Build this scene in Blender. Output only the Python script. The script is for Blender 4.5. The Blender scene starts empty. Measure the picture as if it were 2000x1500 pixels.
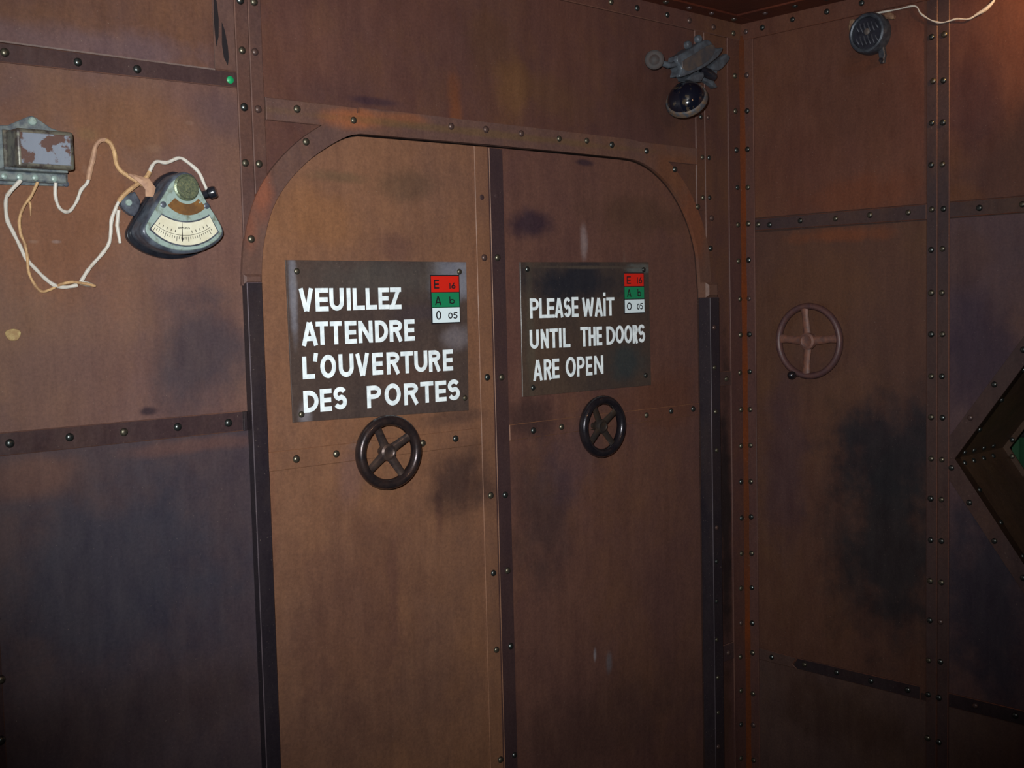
import bpy, bmesh, math, random
from mathutils import Vector, Matrix
from mathutils.geometry import tessellate_polygon
random.seed(7)
# ------------------------------------------------------------ camera, light, exposure
scn = bpy.context.scene
C = scn.collection
CAM = Vector((-3.00225, -2.15466, 1.6))
Rv = Vector((0.7311174, -0.68181402, -0.02443356)); Uv = Vector((0.06605451, 0.03509534, 0.99719864)); Fv = Vector((0.6790465, 0.73068322, -0.07069571))
cd = bpy.data.cameras.new('camera'); cam = bpy.data.objects.new('camera', cd); C.objects.link(cam)
cam.matrix_world = Matrix(((Rv.x, Uv.x, -Fv.x, CAM.x), (Rv.y, Uv.y, -Fv.y, CAM.y), (Rv.z, Uv.z, -Fv.z, CAM.z), (0, 0, 0, 1)))
cd.sensor_width = 36; cd.lens = 36 * 2250.19 / 2000; cd.clip_start = 0.02
scn.camera = cam
w = bpy.data.worlds.new('world'); scn.world = w; w.use_nodes = True
w.node_tree.nodes['Background'].inputs[0].default_value = (0.5, 0.55, 0.7, 1); w.node_tree.nodes['Background'].inputs[1].default_value = 0.05
def spot(name, loc, target, power, col, angle, blend, size):
    l = bpy.data.lights.new(name, 'SPOT'); o = bpy.data.objects.new(name, l); C.objects.link(o)
    l.energy = power; l.color = col; l.spot_size = math.radians(angle); l.spot_blend = blend; l.shadow_soft_size = size
    o.location = loc; o.rotation_euler = (Vector(target) - Vector(loc)).to_track_quat('-Z', 'Y').to_euler(); return o
spot('flash', (-3.06, -2.13, 1.70), (-1.02, 0.0, 1.82), 385, (0.93, 0.99, 1.0), 73, 1.0, 0.012)
spot('ceiling_lamp', (-1.5, -2.6, 2.38), (-0.9, 0.0, 1.9), 14, (1.0, 0.55, 0.28), 120, 1.0, 0.05)
spot('wall_lamp', (-0.22, -1.10, 2.40), (0.0, -0.86, 2.27), 12, (1.0, 0.55, 0.22), 62, 0.7, 0.02)
scn.view_settings.view_transform = 'Standard'; scn.view_settings.look = 'None'
scn.view_settings.gamma = 1; scn.view_settings.use_curve_mapping = False; scn.view_settings.exposure = 0.0
H_CEIL = 2.44
# measured positions in metres on the walls: (along wall, height)
AR = {'strapL': [(-1.7443, 2.1343), (-1.7143, 2.135), (-1.7449, 2.0182), (-1.7123, 2.0171), (-1.7478, 1.9033), (-1.7151, 1.9033), (-1.7444, 2.2361), (-1.712, 2.238)], 'upper': [(-2.2255, 2.0689), (-2.0927, 2.0679), (-1.976, 2.0685)], 'low': [(-2.2544, 1.3666), (-2.1446, 1.3671), (-2.0381, 1.3667), (-1.9255, 1.3664), (-1.812, 1.3645)], 'edge': [(-2.2938, 0.9373), (-2.2998, 0.8253)], 'arch': [(-1.6181, 2.026), (-1.5991, 1.9578), (-1.4716, 2.015), (-1.7429, 1.7455), (-1.1874, 2.0255), (-1.0751, 2.0275), (-0.9549, 2.0272), (-0.818, 2.0249), (-0.7124, 2.0277), (-0.6124, 2.0242), (-0.466, 2.0179), (-0.3415, 1.9736), (-0.236, 1.8699), (-0.1696, 1.8387), (-0.1764, 1.7479), (-0.1668, 1.5967)], 'strapR': [(-0.2108, 2.1367), (-0.1761, 2.1383), (-0.2058, 2.018), (-0.1735, 2.0187), (-0.2058, 1.8984), (-0.1734, 1.8998)], 'corner': [(-0.0406, 2.276), (-0.0399, 2.1692), (-0.0368, 2.0512), (-0.0335, 1.9372), (-0.0329, 1.8225), (-0.0322, 1.7104), (-0.0263, 1.5929), (-0.0255, 1.4812), (-0.0303, 1.3629), (-0.0269, 1.2468), (-0.0289, 1.1322), (-0.0309, 1.0188), (-0.0302, 0.9029), (-0.0321, 0.7902), (-0.0368, 0.6793), (-0.0387, 0.5675), (-0.0433, 0.4592), (-0.0425, 0.3493), (-0.0444, 0.2397), (-0.0463, 0.1296)], 'post': [(-0.166, 1.2503), (-0.1631, 1.1334), (-0.1678, 0.8976), (-0.1698, 0.7942), (-0.1722, 0.6712), (-0.1745, 0.5526), (-0.1732, 0.2177)], 'brk': [(-0.1021, 1.3482), (-0.1075, 0.4872)], 'ceil': [(-0.4957, 2.4097), (-0.3639, 2.4111), (-0.2632, 2.4099), (-0.1483, 2.4071), (-0.0488, 2.4027)], 'dl': [(-1.0844, 1.7126), (-1.0845, 1.4141), (-1.0828, 1.1148), (-1.0809, 0.9153), (-1.0772, 0.7158), (-1.0729, 0.4263)], 'dr': [(-1.0396, 1.713), (-1.0359, 1.4111), (-1.0337, 1.1096), (-1.0314, 0.913), (-1.0272, 0.7139), (-1.0242, 0.4242)], 'dots': [(-1.086, 1.8614), (-1.0361, 1.8674)], 'dls': [(-1.6486, 1.2702), (-1.5442, 1.2702), (-1.1939, 1.2701), (-1.2964, 1.2692)], 'drs': [(-0.9285, 1.2653), (-0.8239, 1.2651), (-0.4756, 1.2671), (-0.3646, 1.2698), (-0.261, 1.2674)]}
BR = {'corner': [(-0.0248, 2.453), (-0.0243, 2.41), (-0.0208, 2.2792), (-0.0195, 2.1706), (-0.02, 2.0534), (-0.0224, 1.9372), (-0.023, 1.8253), (-0.0273, 1.7129), (-0.0278, 1.5938), (-0.0284, 1.4822), (-0.0271, 1.3653), (-0.0257, 1.2461), (-0.0282, 1.1331), (-0.0288, 1.0179), (-0.0275, 0.9053), (-0.0261, 0.7888), (-0.0248, 0.6783), (-0.0215, 0.5636), (-0.0145, 0.4674), (-0.0169, 0.3343), (-0.0157, 0.2317), (-0.0123, 0.1162)], 'sl': [(-0.6242, 2.2855), (-0.6288, 2.1681), (-0.6245, 2.0568), (-0.6232, 1.9444), (-0.6249, 1.8243), (-0.6235, 1.7149), (-0.6237, 1.5978), (-0.6238, 1.4843), (-0.624, 1.3689), (-0.6241, 1.2557), (-0.6243, 1.1405), (-0.6229, 1.0289), (-0.6231, 0.9125), (-0.6217, 0.7967), (-0.6204, 0.6847), (-0.6175, 0.5702), (-0.6161, 0.4716), (-0.6147, 0.3458)], 'sr': [(-0.6603, 2.2857), (-0.6577, 2.1649), (-0.6565, 2.054), (-0.6553, 1.9425), (-0.6584, 1.8232), (-0.6557, 1.716), (-0.6545, 1.5971), (-0.6562, 1.4845), (-0.655, 1.3698), (-0.6567, 1.2561), (-0.6554, 1.1403), (-0.6542, 1.0294), (-0.6544, 0.9139), (-0.6546, 0.7978), (-0.6519, 0.6863), (-0.6521, 0.5733), (-0.6478, 0.4703), (-0.648, 0.3429)], 'mid': [(-0.1019, 1.817), (-0.2104, 1.822), (-0.3294, 1.8199), (-0.4392, 1.8224), (-0.5561, 1.821), (-0.7574, 1.8184), (-0.8703, 1.8189)], 'low': [(-0.0956, 0.4664), (-0.2144, 0.4693), (-0.3258, 0.47), (-0.4388, 0.4723), (-0.5544, 0.4763), (-0.7518, 0.4724), (-0.8605, 0.474)], 'top': [(-0.0841, 2.4111), (-0.1905, 2.4149), (-0.3058, 2.4145), (-0.4171, 2.4167)], 'hexr': [(-0.7995, 1.3525), (-0.7345, 1.2606), (-0.6818, 1.12), (-0.7325, 1.0296), (-0.8017, 0.934), (-0.8796, 0.8468), (-0.8755, 1.4455)], 'hexo': [(-0.6743, 1.2066), (-0.878, 1.4628), (-0.6747, 1.0756), (-0.8691, 0.8165)], 'hexi': [(-0.6905, 1.1446), (-0.8784, 1.4058), (-0.882, 0.8771)]}
SP1 = [(-1.6562, 1.7029), (-1.1424, 1.7014), (-1.1472, 1.3361), (-1.6525, 1.3506)]
SP2 = [(-0.9605, 1.7025), (-0.4539, 1.7054), (-0.4513, 1.352), (-0.9629, 1.3557)]
SR1 = [(-1.6289, 1.6787), (-1.1664, 1.6776), (-1.1594, 1.3676), (-1.6309, 1.3667)]
SR2 = [(-0.9356, 1.6842), (-0.4769, 1.6834), (-0.4755, 1.3817), (-0.9253, 1.377)]
T1 = [[('V', -1.6267, -1.5889, 1.5906, 1.6416), ('E', -1.5841, -1.5502, 1.5905, 1.6417), ('U', -1.547, -1.5091, 1.5909, 1.6414), ('I', -1.5018, -1.4891, 1.5907, 1.6411), ('L', -1.484, -1.4518, 1.5909, 1.6408), ('L', -1.4483, -1.4172, 1.5913, 1.6405), ('E', -1.4126, -1.3827, 1.5914, 1.641), ('Z', -1.382, -1.3469, 1.5906, 1.6412)], [('A', -1.6237, -1.5809, 1.5157, 1.568), ('T', -1.5857, -1.5534, 1.5162, 1.5679), ('T', -1.5485, -1.5172, 1.516, 1.5674), ('E', -1.5089, -1.477, 1.5157, 1.567), ('N', -1.4719, -1.4324, 1.5159, 1.5664), ('D', -1.4254, -1.3886, 1.5157, 1.566), ('R', -1.3839, -1.3466, 1.5152, 1.5654), ('E', -1.3408, -1.31, 1.5153, 1.5657)], [('L', -1.6238, -1.5921, 1.4429, 1.4926), ("'", -1.5943, -1.5841, 1.4803, 1.4988), ('O', -1.5776, -1.5363, 1.4416, 1.4936), ('U', -1.5286, -1.4885, 1.4413, 1.4932), ('V', -1.4834, -1.4441, 1.4405, 1.4924), ('E', -1.4361, -1.4057, 1.4407, 1.4918), ('R', -1.3951, -1.3575, 1.4395, 1.4911), ('T', -1.3539, -1.3174, 1.4393, 1.4907), ('U', -1.3136, -1.2745, 1.4398, 1.4905), ('R', -1.2696, -1.2339, 1.4382, 1.4897), ('E', -1.2257, -1.1947, 1.4378, 1.4893)], [('D', -1.6245, -1.5857, 1.3693, 1.4173), ('E', -1.5814, -1.5506, 1.368, 1.4181), ('S', -1.5455, -1.5101, 1.369, 1.4202), ('P', -1.454, -1.414, 1.3656, 1.4167), ('O', -1.404, -1.3575, 1.3666, 1.418), ('R', -1.347, -1.3048, 1.3643, 1.4153), ('T', -1.2979, -1.2584, 1.365, 1.4157), ('E', -1.2526, -1.2181, 1.3646, 1.4147), ('S', -1.2129, -1.1757, 1.3645, 1.4157)]]
T2 = [[('P', -0.9293, -0.8977, 1.557, 1.6086), ('L', -0.8957, -0.8676, 1.557, 1.6089), ('E', -0.8676, -0.8392, 1.5568, 1.6079), ('A', -0.8391, -0.8062, 1.5568, 1.6089), ('S', -0.8041, -0.7782, 1.5565, 1.6096), ('E', -0.7736, -0.7486, 1.5566, 1.61), ('W', -0.7337, -0.687, 1.5559, 1.6078), ('A', -0.6848, -0.6509, 1.5553, 1.6071), ('i', -0.6498, -0.6383, 1.5556, 1.6209), ('T', -0.6362, -0.6038, 1.5565, 1.607)], [('U', -0.9327, -0.9002, 1.478, 1.5277), ('N', -0.893, -0.8641, 1.4772, 1.5279), ('T', -0.86, -0.8293, 1.4771, 1.5282), ('I', -0.826, -0.8149, 1.4769, 1.5283), ('L', -0.8095, -0.7824, 1.4764, 1.528), ('T', -0.7425, -0.7132, 1.4757, 1.5287), ('H', -0.7102, -0.6827, 1.4758, 1.528), ('E', -0.6792, -0.6563, 1.4758, 1.5277), ('D', -0.6384, -0.6033, 1.4762, 1.5271), ('O', -0.601, -0.5667, 1.4782, 1.5281), ('O', -0.5643, -0.5309, 1.477, 1.5275), ('R', -0.5286, -0.5065, 1.4755, 1.5275), ('S', -0.5045, -0.4755, 1.4768, 1.5282)], [('A', -0.9238, -0.8888, 1.394, 1.4489), ('R', -0.8839, -0.8552, 1.394, 1.4487), ('E', -0.8523, -0.8265, 1.3961, 1.4483), ('O', -0.8019, -0.7636, 1.3964, 1.4501), ('P', -0.7585, -0.7285, 1.3954, 1.4488), ('E', -0.7233, -0.6982, 1.3958, 1.448), ('N', -0.6902, -0.654, 1.3971, 1.4482)]]
C1 = [[('cell', -1.2562, -1.1695, 1.6289, 1.6674), ('E', -1.2475, -1.2323, 1.6372, 1.6587), ('1', -1.2001, -1.1962, 1.6362, 1.6504), ('6', -1.1939, -1.1806, 1.6366, 1.651)], [('cell', -1.2558, -1.1697, 1.5926, 1.6274), ('A', -1.2464, -1.2265, 1.5976, 1.6188), ('b', -1.201, -1.1846, 1.5997, 1.6176)], [('cell', -1.2545, -1.1694, 1.5554, 1.5911), ('O', -1.2439, -1.2286, 1.5626, 1.5842), ('O', -1.2063, -1.1926, 1.564, 1.5789), ('5', -1.1899, -1.177, 1.5635, 1.5797)]]
C2 = [[('cell', -0.5608, -0.4784, 1.6373, 1.6727), ('E', -0.5511, -0.534, 1.6436, 1.6651), ('1', -0.5073, -0.5035, 1.644, 1.6625), ('6', -0.4997, -0.486, 1.6448, 1.6634)], [('cell', -0.5604, -0.4774, 1.6018, 1.6351), ('A', -0.5512, -0.5326, 1.6068, 1.6283), ('b', -0.5058, -0.4912, 1.6077, 1.6294)], [('cell', -0.56, -0.4769, 1.5626, 1.5993), ('O', -0.5521, -0.5326, 1.5699, 1.5914), ('O', -0.5092, -0.4983, 1.5706, 1.5876), ('5', -0.4959, -0.4841, 1.5712, 1.5889)]]
wireA = [(-2.2162, 1.8409), (-2.2354, 1.818), (-2.2398, 1.8042), (-2.2379, 1.7723), (-2.2284, 1.7487), (-2.2187, 1.7268), (-2.2081, 1.702), (-2.1917, 1.6825), (-2.1749, 1.6647), (-2.1585, 1.6523), (-2.1406, 1.6484), (-2.1172, 1.652)]
wireB = [(-2.1863, 1.839), (-2.1978, 1.8135), (-2.2107, 1.7936), (-2.2183, 1.7712), (-2.2178, 1.7463), (-2.2116, 1.727), (-2.2073, 1.7048), (-2.2051, 1.677), (-2.1952, 1.6545), (-2.1828, 1.6413), (-2.1657, 1.6449), (-2.1472, 1.6542), (-2.1268, 1.6579), (-2.1113, 1.6559), (-2.0977, 1.6538), (-2.084, 1.6499)]
wireC = [(-2.1544, 1.8396), (-2.1546, 1.818), (-2.1481, 1.7977), (-2.1362, 1.7887), (-2.1226, 1.7911), (-2.1091, 1.8096), (-2.1002, 1.83), (-2.0867, 1.8459), (-2.0816, 1.8672), (-2.0734, 1.8926), (-2.0695, 1.911), (-2.0609, 1.9232), (-2.0508, 1.9268), (-2.039, 1.921), (-2.0318, 1.9031), (-2.0296, 1.8858), (-2.0212, 1.8708), (-2.0053, 1.86), (-1.9892, 1.8491), (-1.9749, 1.8419), (-1.9748, 1.8231)]
wireD = [(-2.1104, 1.6567), (-2.0966, 1.6768), (-2.0851, 1.6903), (-2.0651, 1.7107), (-2.0511, 1.7294), (-2.046, 1.7499), (-2.0436, 1.7762), (-2.0343, 1.7998), (-2.0252, 1.8177), (-2.008, 1.8341), (-1.9875, 1.8489), (-1.97, 1.8627), (-1.9573, 1.8842), (-1.9463, 1.8928), (-1.9259, 1.8921), (-1.8992, 1.9029), (-1.8819, 1.895), (-1.8615, 1.8769), (-1.8536, 1.8528), (-1.8457, 1.8286)]
wireE = [(-2.0293, 1.7946), (-2.0338, 1.7661), (-2.0294, 1.732)]
h_cover = [(-0.3835, 2.2851), (-0.3231, 2.3131), (-0.2591, 2.3445), (-0.2309, 2.3459), (-0.2068, 2.3294), (-0.1716, 2.3352), (-0.1865, 2.3123), (-0.2321, 2.2821), (-0.2849, 2.2563), (-0.3637, 2.228), (-0.3771, 2.2312), (-0.3671, 2.2515), (-0.3858, 2.2682)]
h_recess = [(-0.3666, 2.2706), (-0.3037, 2.3024), (-0.2311, 2.3361), (-0.211, 2.324), (-0.2319, 2.2968), (-0.2806, 2.2689), (-0.3323, 2.2484), (-0.3632, 2.2519)]
h_fin = [(-0.1251, 2.3277), (-0.1061, 2.32), (-0.1171, 2.3035), (-0.1597, 2.2733), (-0.2051, 2.2755), (-0.1716, 2.3019)]
h_neck = [(-0.3149, 2.2415), (-0.2632, 2.2523), (-0.2757, 2.224), (-0.3387, 2.2243)]
h_brk = [(-0.2546, 2.2377), (-0.2462, 2.2558), (-0.2051, 2.2755), (-0.1599, 2.2633), (-0.1769, 2.2413), (-0.1606, 2.2281), (-0.1732, 2.2218), (-0.21, 2.2352)]
wireV = [(-0.4692, 2.3805), (-0.5292, 2.377), (-0.5787, 2.3753), (-0.5964, 2.3514), (-0.6271, 2.3278), (-0.6574, 2.3167), (-0.6957, 2.3187), (-0.7292, 2.3122), (-0.7539, 2.3206), (-0.7743, 2.3283), (-0.7944, 2.3437), (-0.8023, 2.3576)]
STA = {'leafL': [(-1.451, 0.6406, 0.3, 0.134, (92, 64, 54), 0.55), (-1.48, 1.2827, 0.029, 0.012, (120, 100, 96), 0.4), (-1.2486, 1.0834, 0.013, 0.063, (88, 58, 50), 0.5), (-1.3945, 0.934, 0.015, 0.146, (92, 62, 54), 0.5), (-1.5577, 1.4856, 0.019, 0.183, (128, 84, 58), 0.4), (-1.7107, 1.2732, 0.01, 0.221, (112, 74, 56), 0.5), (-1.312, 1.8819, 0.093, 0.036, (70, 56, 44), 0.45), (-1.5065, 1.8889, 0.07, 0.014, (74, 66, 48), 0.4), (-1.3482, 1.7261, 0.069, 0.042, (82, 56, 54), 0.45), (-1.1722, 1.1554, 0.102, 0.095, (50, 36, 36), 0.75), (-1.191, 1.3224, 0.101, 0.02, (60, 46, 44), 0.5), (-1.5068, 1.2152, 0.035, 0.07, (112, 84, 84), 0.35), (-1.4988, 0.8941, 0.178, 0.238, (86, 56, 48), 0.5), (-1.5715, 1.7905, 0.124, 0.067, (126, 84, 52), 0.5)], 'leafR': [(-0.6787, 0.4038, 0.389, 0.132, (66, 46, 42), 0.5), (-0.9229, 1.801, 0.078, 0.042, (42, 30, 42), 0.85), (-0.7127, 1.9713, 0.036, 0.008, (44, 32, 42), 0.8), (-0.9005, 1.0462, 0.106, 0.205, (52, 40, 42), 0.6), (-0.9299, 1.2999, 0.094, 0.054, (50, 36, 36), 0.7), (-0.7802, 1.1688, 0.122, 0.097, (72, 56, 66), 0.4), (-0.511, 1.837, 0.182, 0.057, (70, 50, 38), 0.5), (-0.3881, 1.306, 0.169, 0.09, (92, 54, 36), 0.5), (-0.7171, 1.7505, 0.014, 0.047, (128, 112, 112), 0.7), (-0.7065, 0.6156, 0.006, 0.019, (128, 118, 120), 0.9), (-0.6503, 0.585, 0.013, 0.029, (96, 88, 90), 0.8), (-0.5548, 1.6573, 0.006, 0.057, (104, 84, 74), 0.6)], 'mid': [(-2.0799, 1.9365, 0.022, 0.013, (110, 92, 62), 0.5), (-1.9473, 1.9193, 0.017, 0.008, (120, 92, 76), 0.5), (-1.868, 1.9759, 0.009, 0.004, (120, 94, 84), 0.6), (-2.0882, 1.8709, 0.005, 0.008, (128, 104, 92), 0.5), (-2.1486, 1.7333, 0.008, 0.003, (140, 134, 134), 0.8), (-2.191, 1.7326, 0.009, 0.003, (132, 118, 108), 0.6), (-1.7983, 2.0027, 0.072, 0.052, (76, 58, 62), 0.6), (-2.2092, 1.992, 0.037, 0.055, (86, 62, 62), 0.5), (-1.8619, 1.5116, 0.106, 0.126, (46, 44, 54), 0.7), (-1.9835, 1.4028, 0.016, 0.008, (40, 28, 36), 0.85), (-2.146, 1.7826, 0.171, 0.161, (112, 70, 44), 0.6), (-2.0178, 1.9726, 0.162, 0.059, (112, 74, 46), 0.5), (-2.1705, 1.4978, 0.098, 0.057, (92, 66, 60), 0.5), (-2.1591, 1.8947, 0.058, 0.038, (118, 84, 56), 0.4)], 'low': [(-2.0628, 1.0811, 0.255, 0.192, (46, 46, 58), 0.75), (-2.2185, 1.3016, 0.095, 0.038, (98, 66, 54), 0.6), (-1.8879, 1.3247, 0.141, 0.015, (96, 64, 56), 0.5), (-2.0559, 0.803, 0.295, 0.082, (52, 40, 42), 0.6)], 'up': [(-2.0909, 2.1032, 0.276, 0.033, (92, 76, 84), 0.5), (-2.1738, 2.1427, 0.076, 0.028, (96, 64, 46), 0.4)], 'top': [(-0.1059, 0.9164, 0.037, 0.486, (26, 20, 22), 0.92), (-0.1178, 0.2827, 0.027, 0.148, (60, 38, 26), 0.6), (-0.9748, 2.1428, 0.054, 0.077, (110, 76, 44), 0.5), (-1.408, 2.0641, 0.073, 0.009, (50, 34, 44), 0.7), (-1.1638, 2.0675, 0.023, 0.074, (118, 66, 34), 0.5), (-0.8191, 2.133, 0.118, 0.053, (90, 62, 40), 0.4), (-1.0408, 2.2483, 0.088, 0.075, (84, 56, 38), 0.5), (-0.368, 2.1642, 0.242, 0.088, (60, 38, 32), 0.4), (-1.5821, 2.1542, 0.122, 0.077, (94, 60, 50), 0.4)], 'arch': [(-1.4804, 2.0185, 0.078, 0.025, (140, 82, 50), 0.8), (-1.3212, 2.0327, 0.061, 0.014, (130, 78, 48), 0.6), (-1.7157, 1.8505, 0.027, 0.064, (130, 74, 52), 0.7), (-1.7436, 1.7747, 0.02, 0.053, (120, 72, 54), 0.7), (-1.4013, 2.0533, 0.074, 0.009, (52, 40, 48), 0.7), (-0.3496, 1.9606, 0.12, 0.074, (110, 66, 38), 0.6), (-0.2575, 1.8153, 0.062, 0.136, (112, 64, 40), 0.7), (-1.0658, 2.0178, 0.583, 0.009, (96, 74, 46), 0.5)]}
STB = {'r2': [(-0.5007, 1.153, 0.196, 0.162, (27, 24, 31), 0.88), (-0.4924, 0.8862, 0.205, 0.284, (26, 24, 28), 0.9), (-0.271, 1.6239, 0.151, 0.167, (86, 54, 34), 0.5), (-0.34, 1.7706, 0.146, 0.021, (108, 56, 30), 0.6), (-0.1419, 1.0933, 0.073, 0.256, (60, 42, 50), 0.5)], 'r5': [(-0.7389, 1.4475, 0.123, 0.165, (44, 32, 48), 0.7), (-0.77, 0.7564, 0.149, 0.325, (34, 32, 44), 0.85), (-0.7098, 1.6943, 0.083, 0.082, (70, 44, 34), 0.4)], 'r1': [(-0.4064, 1.8831, 0.187, 0.058, (100, 52, 30), 0.5), (-0.168, 1.9795, 0.156, 0.137, (80, 44, 34), 0.4), (-0.4393, 2.1384, 0.168, 0.129, (66, 40, 30), 0.4), (-0.4396, 2.2521, 0.093, 0.028, (80, 44, 26), 0.4)], 'r4': [(-0.6951, 1.8452, 0.084, 0.041, (100, 60, 34), 0.5), (-0.7364, 2.0963, 0.082, 0.12, (56, 34, 38), 0.6)], 'r3': [(-0.3502, 0.3393, 0.213, 0.094, (52, 32, 22), 0.5), (-0.1912, 0.4125, 0.108, 0.097, (64, 40, 30), 0.4)]}

# ------------------------------------------------------------ materials
def lin(c): return tuple(((v / 255 + .055) / 1.055) ** 2.4 if v > 10 else v / 255 / 12.92 for v in c) + (1,)
def simple(name, c, rough=.5, metal=0.0, bump=0.0, c2=None, scale=40, spec=.5, thr=(.4, .6), coat=0):
    m = bpy.data.materials.new(name); m.use_nodes = True; t = m.node_tree; N = t.nodes; L = t.links
    b = N['Principled BSDF']; b.inputs['Roughness'].default_value = rough; b.inputs['Metallic'].default_value = metal
    b.inputs['Specular IOR Level'].default_value = spec; b.inputs['Coat Weight'].default_value = coat
    b.inputs['Base Color'].default_value = lin(c)
    if c2 or bump:
        tc = N.new('ShaderNodeTexCoord'); n = N.new('ShaderNodeTexNoise'); n.inputs['Scale'].default_value = scale; n.inputs['Detail'].default_value = 6; n.inputs['Roughness'].default_value = .6
        L.new(tc.outputs['Object'], n.inputs['Vector'])
        if c2:
            r = N.new('ShaderNodeMapRange'); r.inputs[1].default_value, r.inputs[2].default_value = thr; L.new(n.outputs[0], r.inputs[0])
            x = N.new('ShaderNodeMix'); x.data_type = 'RGBA'; x.inputs[6].default_value = lin(c); x.inputs[7].default_value = lin(c2)
            L.new(r.outputs[0], x.inputs[0]); L.new(x.outputs[2], b.inputs['Base Color'])
        if bump:
            q = N.new('ShaderNodeBump'); q.inputs['Strength'].default_value = bump; q.inputs['Distance'].default_value = .001
            L.new(n.outputs[0], q.inputs['Height']); L.new(q.outputs[0], b.inputs['Normal'])
    return m
GAIN = 1.0
def rust(name, c1, c2, c3, seed=0, stains_shade=(), ax='A', rough=.5, spec=.35, vertical=.35):
    """painted rust patina: two big tones, a third in blotches, vertical drips, grain, placed stain marks and painted shade"""
    m = bpy.data.materials.new(name); m.use_nodes = True; t = m.node_tree; N = t.nodes; L = t.links
    b = N['Principled BSDF']; b.inputs['Specular IOR Level'].default_value = spec
    tc = N.new('ShaderNodeTexCoord'); P = tc.outputs['Object']
    def mapped(sc, off):
        mp = N.new('ShaderNodeMapping'); mp.inputs['Scale'].default_value = sc; mp.inputs['Location'].default_value = off; L.new(P, mp.inputs[0]); return mp.outputs[0]
    def noise(v, s, d=5, r=.6, lo=.35, hi=.65):
        n = N.new('ShaderNodeTexNoise'); n.inputs['Scale'].default_value = s; n.inputs['Detail'].default_value = d; n.inputs['Roughness'].default_value = r; L.new(v, n.inputs['Vector'])
        q = N.new('ShaderNodeMapRange'); q.inputs[1].default_value = lo; q.inputs[2].default_value = hi; L.new(n.outputs[0], q.inputs[0]); return q.outputs[0], n.outputs[0]
    def mix(f, a, c, ft=None, bt='MIX'):
        x = N.new('ShaderNodeMix'); x.data_type = 'RGBA'; x.blend_type = bt
        if isinstance(f, float): x.inputs[0].default_value = f
        else: L.new(f, x.inputs[0])
        for i, v in ((6, a), (7, c)):
            if isinstance(v, tuple): x.inputs[i].default_value = v
            else: L.new(v, x.inputs[i])
        return x.outputs[2]
    def mth(op, a, c=None):
        x = N.new('ShaderNodeMath'); x.operation = op
        for i, v in ((0, a), (1, c)):
            if v is None: continue
            if isinstance(v, (int, float)): x.inputs[i].default_value = v
            else: L.new(v, x.inputs[i])
        return x.outputs[0]
    o = (seed * 3.7, seed * 1.9, seed * 5.3)
    col = mix(noise(mapped((1, 1, .6), o), 3.2, 6, .62, .32, .68)[0], lin(c1), lin(c2))
    col = mix(mth('MULTIPLY', noise(mapped((1, 1, .8), (o[1], o[2], o[0])), 2.1, 7, .68, .5, .74)[0], .8), col, lin(c3))
    sm, smraw = noise(P, 9.0, 5, .6, 0, 1)
    for (u, z, ru, rz, c, s) in stains_shade:
        v = N.new('ShaderNodeVectorMath'); v.operation = 'SUBTRACT'; L.new(P, v.inputs[0])
        v.inputs[1].default_value = (u, 0, z) if ax == 'A' else (0, u, z)
        v2 = N.new('ShaderNodeVectorMath'); v2.operation = 'MULTIPLY'; L.new(v.outputs[0], v2.inputs[0])
        v2.inputs[1].default_value = (1 / ru, 0, 1 / rz) if ax == 'A' else (0, 1 / ru, 1 / rz)
        v3 = N.new('ShaderNodeVectorMath'); v3.operation = 'LENGTH'; L.new(v2.outputs[0], v3.inputs[0])
        d = mth('ADD', v3.outputs['Value'], mth('MULTIPLY', mth('SUBTRACT', smraw, .5), 2.0))
        q = N.new('ShaderNodeMapRange'); q.interpolation_type = 'SMOOTHSTEP'
        q.inputs[1].default_value = 1.45; q.inputs[2].default_value = .35; q.inputs[3].default_value = 0; q.inputs[4].default_value = s; L.new(d, q.inputs[0])
        col = mix(q.outputs[0], col, lin(c))
    # vertical drips and grain
    drip = noise(mapped((1, 1, .05), o), 38, 4, .6, .3, .75)[0]
    gcol = mix(mth('MULTIPLY', drip, vertical), col, mix(1.0, col, (.62, .58, .62, 1), bt='MULTIPLY'))
    gr = noise(P, 150, 3, .7, .25, .75)[0]
    gcol = mix(gr, mix(1.0, gcol, (.80, .80, .82, 1), bt='MULTIPLY'), mix(1.0, gcol, (1.18, 1.16, 1.14, 1), bt='MULTIPLY'))
    md = noise(mapped((1, 1, .42), (o[2], o[0], o[1])), 20, 8, .72, .33, .67)[0]
    gcol = mix(md, mix(1.0, gcol, (.90, .91, .95, 1), bt='MULTIPLY'), mix(1.0, gcol, (1.10, 1.07, 1.02, 1), bt='MULTIPLY'))
    st = noise(mapped((1, 1, .02), (o[1], o[0], 0)), 90, 3, .6, .58, .78)[0]
    gcol = mix(mth('MULTIPLY', mth('MULTIPLY', st, noise(P, 5, 3, .5, .45, .7)[0]), .35 * vertical / .35), gcol, mix(1.0, gcol, (.55, .50, .55, 1), bt='MULTIPLY'))
    sp_ = noise(P, 240, 2, .5, .70, .76)[0]
    gcol = mix(mth('MULTIPLY', sp_, .25), gcol, lin((150, 130, 118)))
    L.new(gcol, b.inputs['Base Color'])
    rr = N.new('ShaderNodeMapRange'); rr.inputs[3].default_value = rough - .08; rr.inputs[4].default_value = rough + .15; L.new(md, rr.inputs[0]); L.new(rr.outputs[0], b.inputs['Roughness'])
    bp = N.new('ShaderNodeBump'); bp.inputs['Strength'].default_value = .25; bp.inputs['Distance'].default_value = .0012
    L.new(mth('ADD', smraw, mth('MULTIPLY', gr, .25)), bp.inputs['Height']); L.new(bp.outputs[0], b.inputs['Normal'])
    return m
M = {}
M['up'] = rust('rust_upper_left', (98, 66, 52), (82, 56, 50), (108, 72, 46), 1, STA['up'])
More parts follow.
